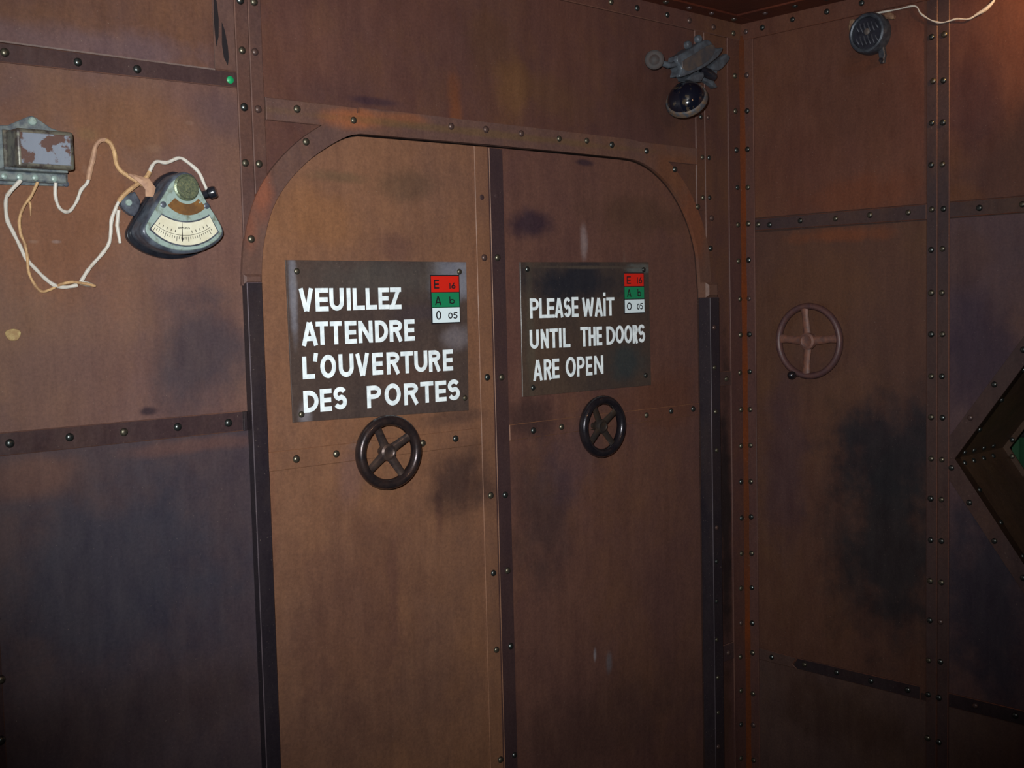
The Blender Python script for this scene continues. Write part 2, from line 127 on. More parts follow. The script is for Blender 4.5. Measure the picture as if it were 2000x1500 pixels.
M['mid'] = rust('rust_mid_left', (106, 76, 60), (98, 70, 64), (84, 64, 68), 2, STA['mid'])
M['low'] = rust('rust_lower_left', (70, 56, 58), (58, 48, 56), (76, 54, 50), 3, STA['low'])
M['top'] = rust('rust_above_door', (86, 55, 47), (76, 51, 48), (98, 65, 42), 4, STA['top'])  # first STA entry paints the right post's shadow onto the panel
M['leafL'] = rust('rust_left_leaf', (122, 84, 60), (114, 80, 62), (100, 72, 62), 5, STA['leafL'])  # first STA entry paints the flash falloff low on the leaf
M['leafR'] = rust('rust_right_leaf', (95, 64, 54), (86, 58, 54), (102, 68, 48), 6, STA['leafR'])  # first STA entry darkens the leaf towards the bottom
M['arch'] = rust('rust_door_surround', (96, 68, 58), (86, 64, 60), (104, 70, 50), 7, STA['arch'])
M['strap'] = rust('rust_strap', (84, 58, 50), (70, 52, 54), (94, 62, 46), 8)
M['darkstrap'] = rust('rust_dark_strap', (64, 46, 46), (55, 42, 45), (72, 50, 42), 9, rough=.38)
M['r1'] = rust('rust_right_upper', (90, 55, 40), (82, 50, 42), (98, 62, 38), 10, STB['r1'], 'B')
M['r2'] = rust('rust_right_middle', (82, 52, 40), (74, 48, 40), (88, 58, 38), 11, STB['r2'], 'B')
M['r3'] = rust('rust_right_lower', (80, 58, 52), (70, 52, 48), (86, 62, 46), 12, STB['r3'], 'B')
M['r4'] = rust('rust_far_upper', (86, 52, 38), (74, 46, 42), (96, 60, 36), 13, STB['r4'], 'B')
M['r5'] = rust('rust_far_middle', (84, 60, 60), (72, 54, 58), (90, 60, 48), 14, STB['r5'], 'B')
M['strapB'] = rust('rust_right_strap', (66, 46, 42), (56, 42, 44), (80, 52, 36), 15, ax='B')
M['darkB'] = rust('rust_right_dark_strap', (44, 30, 32), (34, 26, 30), (52, 34, 28), 16, ax='B')
M['shell'] = rust('rust_shell', (60, 40, 34), (50, 34, 32), (70, 46, 32), 17)
M['wornG'] = rust('worn_grey_edge', (128, 112, 106), (112, 90, 84), (100, 76, 70), 54)
M['wornP'] = rust('worn_post_edge', (88, 74, 80), (56, 48, 54), (44, 38, 44), 55)
M['wornA'] = rust('worn_strap_edge', (110, 76, 62), (88, 62, 56), (78, 56, 52), 51)
M['wornB'] = rust('worn_edge_right', (104, 60, 44), (76, 50, 42), (62, 44, 42), 52, ax='B')
M['wornD'] = rust('worn_edge_door', (138, 94, 66), (116, 80, 60), (90, 64, 54), 53)
M['post'] = rust('blackened_post', (44, 36, 41), (33, 28, 34), (52, 39, 36), 18, rough=.4)
M['bead'] = rust('orange_rust_bead', (98, 46, 20), (78, 40, 22), (66, 42, 32), 19, rough=.8, spec=.08)
M['leg'] = rust('corner_angle_rust', (84, 54, 46), (76, 50, 48), (92, 56, 36), 20)
M['ceil'] = rust('rust_ceiling', (84, 36, 22), (64, 30, 22), (96, 46, 24), 21)
M['tunnel'] = rust('tunnel_rust', (74, 52, 38), (60, 46, 40), (80, 60, 34), 22, ax='B')
M['rivet0'] = simple('bronzed_rivet', (104, 98, 82), .36, .75, .3, (66, 58, 56), 90)
M['rivet1'] = simple('dark_steel_rivet', (88, 92, 90), .30, .85, .2, (60, 60, 60), 90)
M['rivet2'] = simple('rusty_rivet', (84, 62, 54), .38, .3, .3, (64, 50, 52), 90)
M['green'] = simple('green_paint', (22, 140, 84), .4)
M['cream'] = simple('cream_paint_blob', (168, 146, 98), .6, bump=.4, c2=(140, 110, 72), scale=80)
M['white'] = simple('white_lettering', (236, 242, 244), .5, spec=.2, c2=(214, 222, 226), scale=60)
M['ink'] = simple('black_lettering', (26, 22, 26), .5)
M['red'] = simple('red_label', (196, 34, 22), .4, spec=.3); M['grn'] = simple('green_label', (26, 118, 78), .4, spec=.3); M['wht'] = simple('white_label', (216, 228, 232), .45)
M['iron'] = simple('blackened_iron_wheel', (62, 48, 46), .3, .55, .4, (46, 38, 40), 45, coat=.3)
M['iron2'] = simple('black_iron_wheel', (44, 38, 42), .26, .5, .3, (34, 30, 36), 45, coat=.4)
M['spoke'] = simple('worn_iron_spoke', (84, 68, 62), .34, .55, .4, (60, 50, 50), 40)
M['spoke2'] = simple('dark_iron_spoke', (56, 50, 48), .34, .5, .4, (66, 54, 46), 40)
M['rwheel'] = simple('rusted_wheel', (84, 54, 50), .5, .1, .6, (72, 48, 50), 45)
M['rspoke'] = simple('rusted_spoke', (108, 68, 54), .6, 0, .6, (84, 56, 50), 60)
M['grey'] = simple('weathered_grey_paint', (112, 118, 116), .45, .1, .6, (74, 80, 88), 55, thr=(.42, .62))
M['greylight'] = simple('pale_green_grey_paint', (140, 156, 150), .4, .1, .5, (104, 110, 96), 60, thr=(.5, .68))
M['greydark'] = simple('dark_grey_housing', (88, 94, 104), .35, .2, .4, (58, 60, 70), 35)
M['black'] = simple('black_bakelite', (22, 22, 28), .22, c2=(32, 32, 38), scale=30, coat=.5)
M['boxcover'] = simple('grey_cover_worn_edges', (104, 100, 88), .4, .3, .6, (66, 58, 56), 50, thr=(.45, .58))
M['boxface'] = simple('peeling_grey_face', (118, 124, 136), .45, .1, .8, (86, 62, 56), 30, thr=(.48, .52))
M['brass'] = simple('brown_brass_plate', (138, 98, 56), .4, .4, .3, (112, 80, 52), 40)
M['medal'] = simple('green_bronze_cap', (118, 124, 96), .35, .5, .8, (92, 100, 84), 220)
M['dial'] = simple('dial_paper', (206, 200, 178), .5, c2=(192, 184, 160), scale=30)
M['wirewhite'] = simple('white_cloth_wire', (188, 180, 170), .6, bump=.6, c2=(164, 142, 114), scale=60, thr=(.55, .7))
M['wiretan'] = simple('tan_cloth_wire', (186, 148, 104), .7, bump=.8, c2=(150, 114, 80), scale=60)
M['tape'] = simple('old_brown_tape', (166, 128, 102), .7, bump=.5, c2=(140, 104, 84), scale=50)
M['slate'] = simple('slate_painted_metal', (86, 92, 100), .4, .2, .4, (70, 72, 78), 40)
M['taupe'] = simple('taupe_recess', (86, 74, 68), .5, .1, .4, (64, 62, 66), 25)
M['endcap'] = simple('rust_brown_cap', (50, 36, 33), .7, 0, .6, (44, 38, 38), 60)
M['gong'] = simple('glossy_black_gong', (18, 20, 32), .13, .2, .15, (70, 60, 50), 45, thr=(.58, .63), coat=.6)
M['rim'] = simple('flaking_rim', (104, 84, 68), .5, .2, .8, (70, 72, 78), 90)
M['bluegrey'] = simple('blue_grey_iron', (70, 74, 82), .38, .4, .5, (52, 54, 62), 60)
M['grille'] = simple('dark_grille', (44, 44, 54), .4, .3, .3, (34, 34, 42), 60)
M['slat'] = simple('grey_grille_bar', (84, 84, 92), .4, .4, .4, (62, 62, 70), 60)
M['rustbit'] = simple('pale_rust_crust', (128, 98, 74), .7, 0, .8, (96, 66, 50), 90)
M['darkgreen'] = simple('dark_green_cloth', (16, 62, 34), .8, 0, .4, (12, 50, 30), 12)
M['void'] = simple('unlit_black', (10, 10, 12), .9)  # near-black colour stands in for darkness in the door gap and chamber
M['floor'] = rust('dark_floor', (48, 40, 38), (40, 34, 34), (54, 42, 34), 40)

# ------------------------------------------------------------ mesh helpers
def PT(pl, u, z, off):
    if pl == 'A': return Vector((u, -off, z))
    if pl == 'B': return Vector((-off, u, z))
    return Vector((u, z, H_CEIL - off))          # 'C' ceiling: (x, y)
def finish(name, bm, mat, parent=None, smooth=False, kind=None, loc=None):
    bmesh.ops.recalc_face_normals(bm, faces=bm.faces)
    me = bpy.data.meshes.new(name); bm.to_mesh(me); bm.free(); me.materials.append(mat)
    if smooth:
        for p in me.polygons: p.use_smooth = True
        me.set_sharp_from_angle(angle=math.radians(40))
    o = bpy.data.objects.new(name, me); C.objects.link(o)
    if parent: o.parent = parent
    if loc is not None: o.location = loc
    if kind: o['kind'] = kind
    return o
def prism_bm(bm, pl, loops, d0, d1, off0=None):
    """outline (plus holes) in plane coords, extruded from depth d0 (wall side) to d1 (room side)"""
    tess = tessellate_polygon([[Vector((u, z, 0)) for u, z in l] for l in loops])
    flat = [q for l in loops for q in l]
    a = [bm.verts.new(PT(pl, u, z, d1)) for u, z in flat]; b = [bm.verts.new(PT(pl, u, z, d0)) for u, z in flat]
    for t in tess:
        try: bm.faces.new([a[i] for i in t]); bm.faces.new([b[i] for i in reversed(t)])
        except ValueError: pass
    s = 0
    for l in loops:
        n = len(l)
        for i in range(n):
            j = (i + 1) % n; bm.faces.new((a[s + i], a[s + j], b[s + j], b[s + i]))
        s += n
def prism(name, pl, loops, d0, d1, mat, parent=None, bevel=0, smooth=False, segs=1, worn=None):
    bm = bmesh.new()
    if bevel and len(loops) == 1:
        f = bm.faces.new([bm.verts.new(PT(pl, u, z, d0)) for u, z in loops[0]])
        r = bmesh.ops.extrude_face_region(bm, geom=[f]); vs = [v for v in r['geom'] if isinstance(v, bmesh.types.BMVert)]
        bmesh.ops.translate(bm, verts=vs, vec=PT(pl, 0, 0, d1) - PT(pl, 0, 0, d0))
        tf = [g for g in r['geom'] if isinstance(g, bmesh.types.BMFace)][0]
        bv = bmesh.ops.bevel(bm, geom=list(tf.edges), offset=bevel, segments=segs, affect='EDGES', profile=.5)
        if worn:
            for f_ in bv['faces']: f_.material_index = 1
    else: prism_bm(bm, pl, loops, d0, d1)
    o = finish(name, bm, mat, parent, smooth)
    if worn: o.data.materials.append(worn)
    return o
def rect(a, b, c, d): return [(a, c), (b, c), (b, d), (a, d)]
def box(name, pl, a, b, c, d, o0, o1, mat, parent=None, bevel=0.0): return prism(name, pl, [rect(a, b, c, d)], o0, o1, mat, parent, bevel)
def tube_bm(bm, pts, r, n=10, closed=False):
    pts = [Vector(p) for p in pts]; m = len(pts); rs = r if isinstance(r, (list, tuple)) else [r] * m; rings = []
    up = None
    for i, p in enumerate(pts):
        a = pts[i - 1] if (i or closed) else p; b = pts[(i + 1) % m] if (i < m - 1 or closed) else p
        t = (b - a).normalized()
        if up is None: up = t.orthogonal().normalized()
        up = (up - t * up.dot(t)).normalized(); s = t.cross(up)
        rings.append([bm.verts.new(p + (up * math.cos(k * 2 * math.pi / n) + s * math.sin(k * 2 * math.pi / n)) * rs[i]) for k in range(n)])
    for i in range(m if closed else m - 1):
        A_, B_ = rings[i], rings[(i + 1) % m]
        for k in range(n): bm.faces.new((A_[k], A_[(k + 1) % n], B_[(k + 1) % n], B_[k]))
    if not closed: bm.faces.new(rings[0]); bm.faces.new(list(reversed(rings[-1])))
def spline(pts, k=5):
    P_ = [Vector(p) for p in pts]; P_ = [P_[0] * 2 - P_[1]] + P_ + [P_[-1] * 2 - P_[-2]]; out = []
    for i in range(1, len(P_) - 2):
        for j in range(k):
            t = j / k; a, b, c, d = P_[i - 1:i + 3]
            out.append(.5 * ((2 * b) + (c - a) * t + (2 * a - 5 * b + 4 * c - d) * t * t + (3 * b - a - 3 * c + d) * t ** 3))
    out.append(P_[-2]); return out
def lathe_bm(bm, prof, mat4, n=28):
    """profile (radius, height) spun about local +Z, placed by mat4"""
    rings = []
    for r, h in prof:
        if r < 1e-6: rings.append([bm.verts.new(mat4 @ Vector((0, 0, h)))])
        else: rings.append([bm.verts.new(mat4 @ Vector((r * math.cos(k * 2 * math.pi / n), r * math.sin(k * 2 * math.pi / n), h))) for k in range(n)])
    for A_, B_ in zip(rings, rings[1:]):
        for k in range(n):
            q = (k + 1) % n
            if len(A_) == 1 and len(B_) == 1: continue
            if len(A_) == 1: bm.faces.new((A_[0], B_[k], B_[q]))
            elif len(B_) == 1: bm.faces.new((A_[k], A_[q], B_[0]))
            else: bm.faces.new((A_[k], A_[q], B_[q], B_[k]))
def frame(loc, axis): return Matrix.Translation(loc) @ Vector(axis).to_track_quat('Z', 'Y').to_matrix().to_4x4()
AX = {'A': (0, -1, 0), 'B': (-1, 0, 0), 'C': (0, 0, -1)}
def lathe(name, pl, u, z, off, prof, mat, parent, n=28, axis=None, smooth=True):
    bm = bmesh.new(); lathe_bm(bm, prof, frame(PT(pl, u, z, off), axis or AX[pl]), n); return finish(name, bm, mat, parent, smooth)
# rivets: shared meshes, one per material
def dome_mesh(r, h, mat, nm):
    bm = bmesh.new(); n = 14
    prof = [(r, 0), (r * .98, h * .3), (r * .8, h * .68), (r * .45, h * .93), (0, h)]
    lathe_bm(bm, prof, Matrix.Identity(4), n); bmesh.ops.recalc_face_normals(bm, faces=bm.faces)
    me = bpy.data.meshes.new(nm); bm.to_mesh(me); bm.free(); me.materials.append(mat)
    for p in me.polygons: p.use_smooth = True
    return me
RM = [dome_mesh(.0086, .0062, M['rivet%d' % i], 'rivet') for i in range(3)]
RS = [dome_mesh(.0074, .0052, M['rivet%d' % i], 'rivet') for i in range(3)]
def rivets(pl, pts, off, parent, small=False, weights=(4, 4, 2)):
    for u, z in pts:
        me = random.choices(RS if small else RM, weights)[0]
        o = bpy.data.objects.new('rivet', me); C.objects.link(o); o.parent = parent
        o.location = PT(pl, u, z, off); o.rotation_euler = Vector(AX[pl]).to_track_quat('Z', 'Y').to_euler()
        s = random.uniform(.93, 1.05); o.scale = (s, s, s)
def struct(name, label=None, cat=None):
    o = bpy.data.objects.new(name, None); C.objects.link(o); o['kind'] = 'structure'
    if label: o['label'] = label; o['category'] = cat
    o.empty_display_size = .1; return o
def thing(name, label, cat, loc, group=None):
    o = bpy.data.objects.new(name, None); C.objects.link(o); o['label'] = label; o['category'] = cat; o.location = loc; o.empty_display_size = .05
    if group: o['group'] = group
    bpy.context.view_layer.update(); return o
def adopt(root):
    """children were built in world coordinates: shift their mesh so they hang on the thing's base"""
    for ch in root.children:
        if tuple(ch.location) == (0, 0, 0) and ch.type == 'MESH': ch.data.transform(Matrix.Translation(-root.location))
        else: ch.location = ch.location - root.location
        for g in ch.children:
            if g.type == 'MESH' and tuple(g.location) == (0, 0, 0): g.data.transform(Matrix.Translation(-root.location))

# ------------------------------------------------------------ room shell
X0, Y0 = -4.3, -4.2
fl = box('floor', 'A', 0, 0, 0, 0, 0, 0, M['floor']) if False else None
bm = bmesh.new(); bmesh.ops.create_cube(bm, size=1, matrix=Matrix.Translation(((X0) / 2, Y0 / 2, -.05)) @ Matrix.Diagonal((-X0 + .4, -Y0 + .4, .1, 1)))
o = finish('floor', bm, M['floor']); o['kind'] = 'structure'
ceil = prism('ceiling', 'C', [rect(X0 - .1, .1, Y0 - .1, .1)], -.08, 0, M['ceil']); ceil['kind'] = 'structure'
wl = prism('wall_left', 'B', [rect(Y0 - .1, .1, 0, H_CEIL)], -X0, -X0 + .08, M['shell']); wl['kind'] = 'structure'
wf = prism('wall_front', 'A', [rect(X0, 0, 0, H_CEIL)], -Y0, -Y0 + .08, M['shell']); wf['kind'] = 'structure'

# door arch outline (inner edge of the surround), springing at z = 1.66
OL, OR_, OT = -1.7225, -.2235, 1.992
ARC = [(-1.7225, 1.646), (-1.7195, 1.69), (-1.7115, 1.7432), (-1.6865, 1.8141), (-1.6461, 1.8702), (-1.5924, 1.919), (-1.5377, 1.9543), (-1.4889, 1.9785), (-1.4538, 1.9867),
       (-1.0548, 1.9915), (-.7946, 1.9925), (-.5653, 1.9925), (-.507, 1.9885), (-.441, 1.9698), (-.3735, 1.9328), (-.3161, 1.8808), (-.2696, 1.8149), (-.2395, 1.7398), (-.231, 1.6789), (-.2235, 1.6)]
def smooth2(l, k=4): return [(p.x, p.y) for p in spline([(a, b, 0) for a, b in l], k)]
ARCS = smooth2(ARC[:9], 4) + smooth2(ARC[9:12], 1) [1:-1] + smooth2(ARC[11:], 4)
def offset(l, d):
    out = []
    for i, (x, z) in enumerate(l):
        a = Vector(l[max(i - 1, 0)]); b = Vector(l[min(i + 1, len(l) - 1)]); t = (b - a).normalized(); nrm = Vector((-t.y, t.x)); out.append((x + nrm.x * d, z + nrm.y * d))
    return out
# wall_back: plate with door opening, sheets and straps on it
wb = struct('wall_back')
prism('backing_plate', 'A', [[(X0, 0), (OL, 0)] + ARCS + [(OR_, 0), (.08, 0), (.08, H_CEIL), (X0, H_CEIL)]], -.035, -.003, M['shell'], wb)
def panelA(name, loop, m, d=0.0, holes=()): return prism(name, 'A', [loop] + list(holes), -.003, d, M[m], wb)
prism('panel', 'A', [rect(-3.1, -1.809, 2.086, H_CEIL)], -.003, .009, M['up'], wb, bevel=.0025, worn=M['wornG'])
panelA('panel', rect(-3.1, -1.757, 1.385, 2.09), 'mid'); panelA('panel', rect(-3.1, -1.757, .0, 1.345), 'low')
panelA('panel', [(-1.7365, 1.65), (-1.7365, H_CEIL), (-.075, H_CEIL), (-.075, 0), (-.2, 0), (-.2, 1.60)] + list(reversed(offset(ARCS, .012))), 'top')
prism('panel', 'A', [rect(X0, -3.1, 0, H_CEIL)], -.003, 0, M['mid'], wb)
def strapA(loop, m, pts=(), d=.004, bevel=.0016, small=False, par=None, weights=(4, 4, 2)):
    s = prism('strap', 'A', [loop], 0, d, M[m], par or wb, bevel, worn=M['wornA']); rivets('A', pts, d, s, small, weights); return s
# upper-left strap and side ledge
strapA([(-3.1, 2.042), (-1.7585, 2.056), (-1.7585, 2.0885), (-3.1, 2.080)], 'darkstrap', AR['upper'] + [(-2.34, 2.0685), (-2.46, 2.068)], .0045)
s = strapA(rect(-1.8085, -1.7585, 2.0895, H_CEIL), 'arch')
prism('paint_stain', 'A', [[(-1.8035, 2.135), (-1.7975, 2.155), (-1.7955, 2.19), (-1.7985, 2.225), (-1.804, 2.235), (-1.8065, 2.19)]], .0038, .0052, M['ink'], s)
prism('paint_stain', 'A', [[(-1.787, 2.115), (-1.779, 2.10), (-1.776, 2.115), (-1.7775, 2.14), (-1.783, 2.17), (-1.7885, 2.185), (-1.790, 2.14)]], .0038, .0052, M['ink'], s)
lathe('green_rivet', 'A', -1.7752, 2.0705, .0045, [(.0078, 0), (.0076, .002), (.004, .004), (0, .0045)], M['green'], wb, 16)['label'] = 'green painted rivet at the strap end'
# vertical double strap with its seam (butt joint = two strips)
zt = H_CEIL
PL = AR['strapL'] + [(-1.7440, 2.345), (-1.7115, 2.345)]
strapA(rect(-1.758, -1.7272, 1.70, zt), 'strap', [p for p in PL if p[0] < -1.73], .0045)
strapA(rect(-1.7262, -1.6955, 1.84, zt), 'strap', [p for p in PL if p[0] >= -1.73], .0045)
# lower-left strap
strapA([(-3.1, 1.345), (-1.7700, 1.3445), (-1.7700, 1.3865), (-3.1, 1.3885)], 'darkstrap', AR['low'] + [(-2.37, 1.3665), (-2.48, 1.3665)], .0045, weights=(3, 7, 0))
prism('strap_end', 'A', [rect(-1.7780, -1.7703, 1.3455, 1.3855)], .004, .010, M['post'], wb, .0008)
strapA(rect(-2.37, -2.2905, 0, 1.343), 'darkstrap', AR['edge'] + [(-2.297, 1.05), (-2.297, 1.165)], .0045)
prism('paint_blob', 'A', [[(-2.2365 + .0135 * math.cos(a) * (1 + .12 * math.sin(3 * a)), 1.5632 + .012 * math.sin(a) * (1 + .1 * math.cos(2 * a))) for a in [k * math.pi / 9 for k in range(18)]]], -.001, .0022, M['cream'], wb, .0008, True)
# right double strap above the arch
PR = AR['strapR'] + [(-.2085, 2.255), (-.1755, 2.255)]
strapA(rect(-.2345, -.1925, 1.86, zt), 'top', [p for p in PR if p[0] < -.19], .0045, small=True, weights=(3, 5, 2))
strapA(rect(-.1915, -.1590, 1.72, zt), 'top', [p for p in PR if p[0] >= -.19], .0045, small=True, weights=(3, 5, 2))
# corner angle: leg on the back wall, leg on the right wall, rusty bead between
strapA(rect(-.0760, -.0015, 0, 2.40), 'leg', AR['corner'], .005, .0009, weights=(5, 4, 1))
strapA(rect(-.1555, -.0765, 1.327, 1.372), 'darkstrap', [AR['brk'][0]], .006); strapA(rect(-.1555, -.0765, .462, .516), 'darkstrap', [AR['brk'][1]], .006)
bm = bmesh.new()
for i in range(40):
    z0 = i * .06; z1 = z0 + .06
    w0 = .0115 + .0012 * math.sin(i * 1.7); w1 = .0115 + .0012 * math.sin((i + 1) * 1.7)
    q = [bm.verts.new(v) for v in ((0, -w0, z0), (-w0, 0, z0), (-w1, 0, z1), (0, -w1, z1))]; bm.faces.new(q)
bmesh.ops.remove_doubles(bm, verts=bm.verts, dist=1e-5)
r_ = bmesh.ops.extrude_face_region(bm, geom=list(bm.faces)); bmesh.ops.translate(bm, verts=[v for v in r_['geom'] if isinstance(v, bmesh.types.BMVert)], vec=(.009, .009, 0))
bmesh.ops.translate(bm, verts=bm.verts, vec=(-.005, -.005, 0)); finish('rust_bead', bm, M['bead'], wb)
# wall-to-ceiling angle on the back wall
top_pts = AR['ceil'] + [(-.4957 - .108 * k, 2.410) for k in range(1, 34)]
strapA(rect(-3.6, -.0015, 2.386, H_CEIL), 'top', [p for p in top_pts if p[0] > -3.5], .007)
# ------------------------------------------------------------ door surround
tr = struct('trim_1')
inner = ARCS; outer = offset(ARCS, .046)
BT = 2.0455
def clampo(q): return q
# left arch band, right arch band, flat head band
kL = 32
Lin = [p for p in ARCS if p[0] < -1.40]; Lout = [(min(x, 0), min(z, BT)) for x, z in offset(ARCS, .046)[:len(Lin)]]
a = prism('arch_band', 'A', [Lin + list(reversed(Lout))], -.003, .008, M['arch'], tr, 0)
Rin = [p for p in ARCS if p[0] > -.57]; off_all = offset(ARCS, .054); Rout = [(x, min(z, BT)) for x, z in off_all[-len(Rin):]]
b_ = prism('arch_band', 'A', [Rin + list(reversed(Rout))], -.003, .008, M['arch'], tr, 0)
Hin = [Lin[-1], (-1.0548, 1.9915), (-.7946, 1.9925), Rin[0]]
h_ = prism('head_band', 'A', [[(Lin[-1][0], BT)] + Hin + [(Rin[0][0], BT)]], -.003, .0085, M['arch'], tr, 0)
strap1 = prism('strap', 'A', [rect(-1.694, -1.46, 1.997, 2.0440)], 0, .0070, M['arch'], tr, .0012, worn=M['wornA'])
strap2 = prism('strap', 'A', [rect(-.56, -.2355, 1.994, 2.0425)], 0, .0070, M['arch'], tr, .0012, worn=M['wornA'])
AP = AR['arch']
rivets('A', [AP[1], AP[2], AP[3]], .008, a); rivets('A', [AP[0]], .0070, strap1); rivets('A', AP[4:9], .0085, h_); rivets('A', AP[9:15], .008, b_, weights=(5, 4, 1))
# posts standing proud of the wall below the springing
pl_ = prism('post', 'A', [rect(-1.7640, -1.7280, 0, 1.655)], -.003, .020, M['post'], tr, .0015, worn=M['wornP'])
prism('post_collar', 'A', [rect(-1.7665, -1.7245, 1.652, 1.672)], -.002, .0165, M['arch'], tr, .005)
pr_ = prism('post', 'A', [rect(-.2225, -.1785, 0, 1.60)], -.003, .04, M['post'], tr, .0015, worn=M['wornP'])
prism('post_collar', 'A', [rect(-.2265, -.170, 1.60, 1.645)], -.002, .034, M['arch'], tr, .008)
shift = lambda p: (p[0] - .037, p[1] + .006)
rivets('A', [shift(p) for p in AR['post']] + [(-.206, 1.39), (-.206, 1.51), (-.208, .44), (-.208, .33)], .04, pr_, True)
# jamb return behind the plate so the gap reads dark
jam = [(x, z) for x, z in [(OL, 0)] + ARCS + [(OR_, 0)]]
bm = bmesh.new(); f0 = [bm.verts.new(PT('A', x, z, -.035)) for x, z in jam]; f1 = [bm.verts.new(PT('A', x, z, -.16)) for x, z in jam]
for i in range(len(jam) - 1): bm.faces.new((f0[i], f0[i + 1], f1[i + 1], f1[i]))
bm.faces.new(f1); finish('jamb', bm, M['void'], tr)
# ------------------------------------------------------------ the two door leaves (face 12 mm behind the wall face)
DF = -.004
gapL = offset(ARCS, -.0045); SEAM0, SEAM1 = -1.0625, -1.0590
d1 = struct('door_1'); d2 = struct('door_2')
LL = [p for p in gapL if p[0] < SEAM0 - .02]; RR = [p for p in gapL if p[0] > SEAM1 + .02]
ztop = 1.987
prism('leaf_panel', 'A', [[(OL + .0045, 0.012), *LL, (SEAM0, ztop), (SEAM0, .012)]], DF - .03, DF, M['leafL'], d1)
prism('leaf_panel', 'A', [[(SEAM1, .012), (SEAM1, ztop), *RR, (OR_ - .0045, .012)]], DF - .03, DF, M['leafR'], d2)
def on(leaf, name, loop, m, pts=(), d=.004, weights=(5, 4, 1)):
    s = prism(name, 'A', [loop], DF, DF + d, M[m], leaf, .0012, worn=M['wornD']); rivets('A', pts, DF + d, s, False, weights); return s
on(d1, 'meeting_strip', [(-1.1075, .013), (SEAM0 - .0005, .013), (SEAM0 - .0005, ztop - .001), (-1.1075, ztop - .001)], 'strap2' if 'strap2' in M else 'leafL', AR['dl'] + [(-1.0735, .24)])
on(d2, 'meeting_strip', [(SEAM1 + .0005, .013), (-1.0125, .013), (-1.0125, ztop - .001), (SEAM1 + .0005, ztop - .001)], 'darkstrap', AR['dr'] + [(-1.0245, .24)])
for lf, (u, z) in ((d1, AR['dots'][0]), (d2, AR['dots'][1])): lathe('flush_plug', 'A', u, z, DF + .004, [(.0072, 0), (.006, .0007), (0, .0009)], M['darkstrap'], lf, 14)
on(d1, 'strap', [(OL + .006, 1.2500), (-1.1085, 1.2472), (-1.1085, 1.2890), (OL + .006, 1.2915)], 'leafL', AR['dls'])
on(d2, 'strap', [(-1.0115, 1.2464), (-.229, 1.2485), (-.229, 1.2825), (-.70, 1.2868), (-1.0115, 1.2875)], 'leafR', AR['drs'])

# ------------------------------------------------------------ right wall
wr = struct('wall_right')
HX = [(-.6905, 1.1455), (-.985, 1.556), (-1.50, 1.556), (-1.795, 1.1455), (-1.50, .735), (-.985, .735)]
prism('backing_plate', 'B', [rect(Y0, .0, 0, H_CEIL), HX], -.03, -.003, M['shell'], wr)
def panelB(loop, m): return prism('panel', 'B', [loop], -.003, 0, M[m], wr)
panelB(rect(-.609, -.047, 1.842, H_CEIL), 'r1'); panelB(rect(-.609, -.047, .470, 1.796), 'r2'); panelB(rect(-.609, -.047, 0, .45), 'r3')
panelB(rect(-2.4, -.674, 1.842, H_CEIL), 'r4'); panelB(rect(-2.4, -.674, 0, .45), 'r3')
panelB([(-.674, 1.796), (-.674, 1.1455), HX[0], HX[1], HX[2], HX[3], (-2.4, 1.1455), (-2.4, 1.796)], 'r5')
panelB([(-.674, .470), (-2.4, .470), (-2.4, 1.1455), HX[3], HX[4], HX[5], HX[0], (-.674, 1.1455)], 'r5')
panelB(rect(Y0, -2.4, 0, H_CEIL), 'r4')
def strapB(loop, m, pts=(), d=.004, bevel=.0018, name='strap', weights=(4, 6, 1)):
    s = prism(name, 'B', [loop], 0, d, M[m], wr, bevel, worn=M['wornB']); rivets('B', pts, d, s, False, weights); return s
strapB(rect(-.047, -.0015, 0, 2.40), 'leg', [(-.0245, z) for u, z in BR['corner'] if z < 2.38], .005, .0009, weights=(5, 4, 1))
strapB(rect(-.6405, -.6085, 0, 2.386), 'strapB', BR['sl'] + [(-.614, .23), (-.614, .115)], .0045)
strapB(rect(-.6745, -.6415, 0, 2.386), 'strapB', BR['sr'] + [(-.648, .23), (-.648, .115)], .0045)
strapB([(-.609, 1.7985), (-.047, 1.8025), (-.047, 1.8385), (-.609, 1.8405)], 'strapB', BR['mid'][:5] + [(-.060, 1.8205)])
strapB([(-2.4, 1.7985), (-.6745, 1.7985), (-.6745, 1.8405), (-2.4, 1.8405)], 'strapB', BR['mid'][5:] + [(-.985 - .112 * k, 1.819) for k in range(12)])
strapB([(-.592, .4505), (-.19, .4505), (-.175, .461), (-.19, .4855), (-.592, .4895)], 'darkB', [(u, .4705) for u, z in BR['low'][1:5]])
strapB([(-.186, .4505), (-.047, .4505), (-.047, .4885), (-.186, .4855), (-.172, .461)], 'r3', [(-.0956, .4680)], .0035)
strapB([(-2.4, .4505), (-.6745, .4505), (-.6745, .4905), (-2.4, .4905)], 'darkB', [(u, .4725) for u, z in BR['low'][5:]] + [(-.975 - .112 * k, .4725) for k in range(12)])
strapB(rect(-3.4, -.0015, 2.386, H_CEIL), 'r1', BR['top'] + [(-.4171 - .111 * k, 2.4155) for k in range(1, 26)] + [(-.0243, 2.41)], .007)
# ceiling legs of the angles
cl = prism('strap', 'C', [rect(-3.6, -.0015, -.062, -.0015)], 0, .005, M['ceil'], ceil, .0008)
rivets('C', [(-.197 - .105 * k, -.038) for k in range(30)] + [(-.084, -.036)], .005, cl)
cl2 = prism('strap', 'C', [rect(-.105, -.0015, -3.4, -.063)], 0, .005, M['ceil'], ceil, .0008)
rivets('C', [(-.069, -.137 - .103 * k) for k in range(28)], .005, cl2)
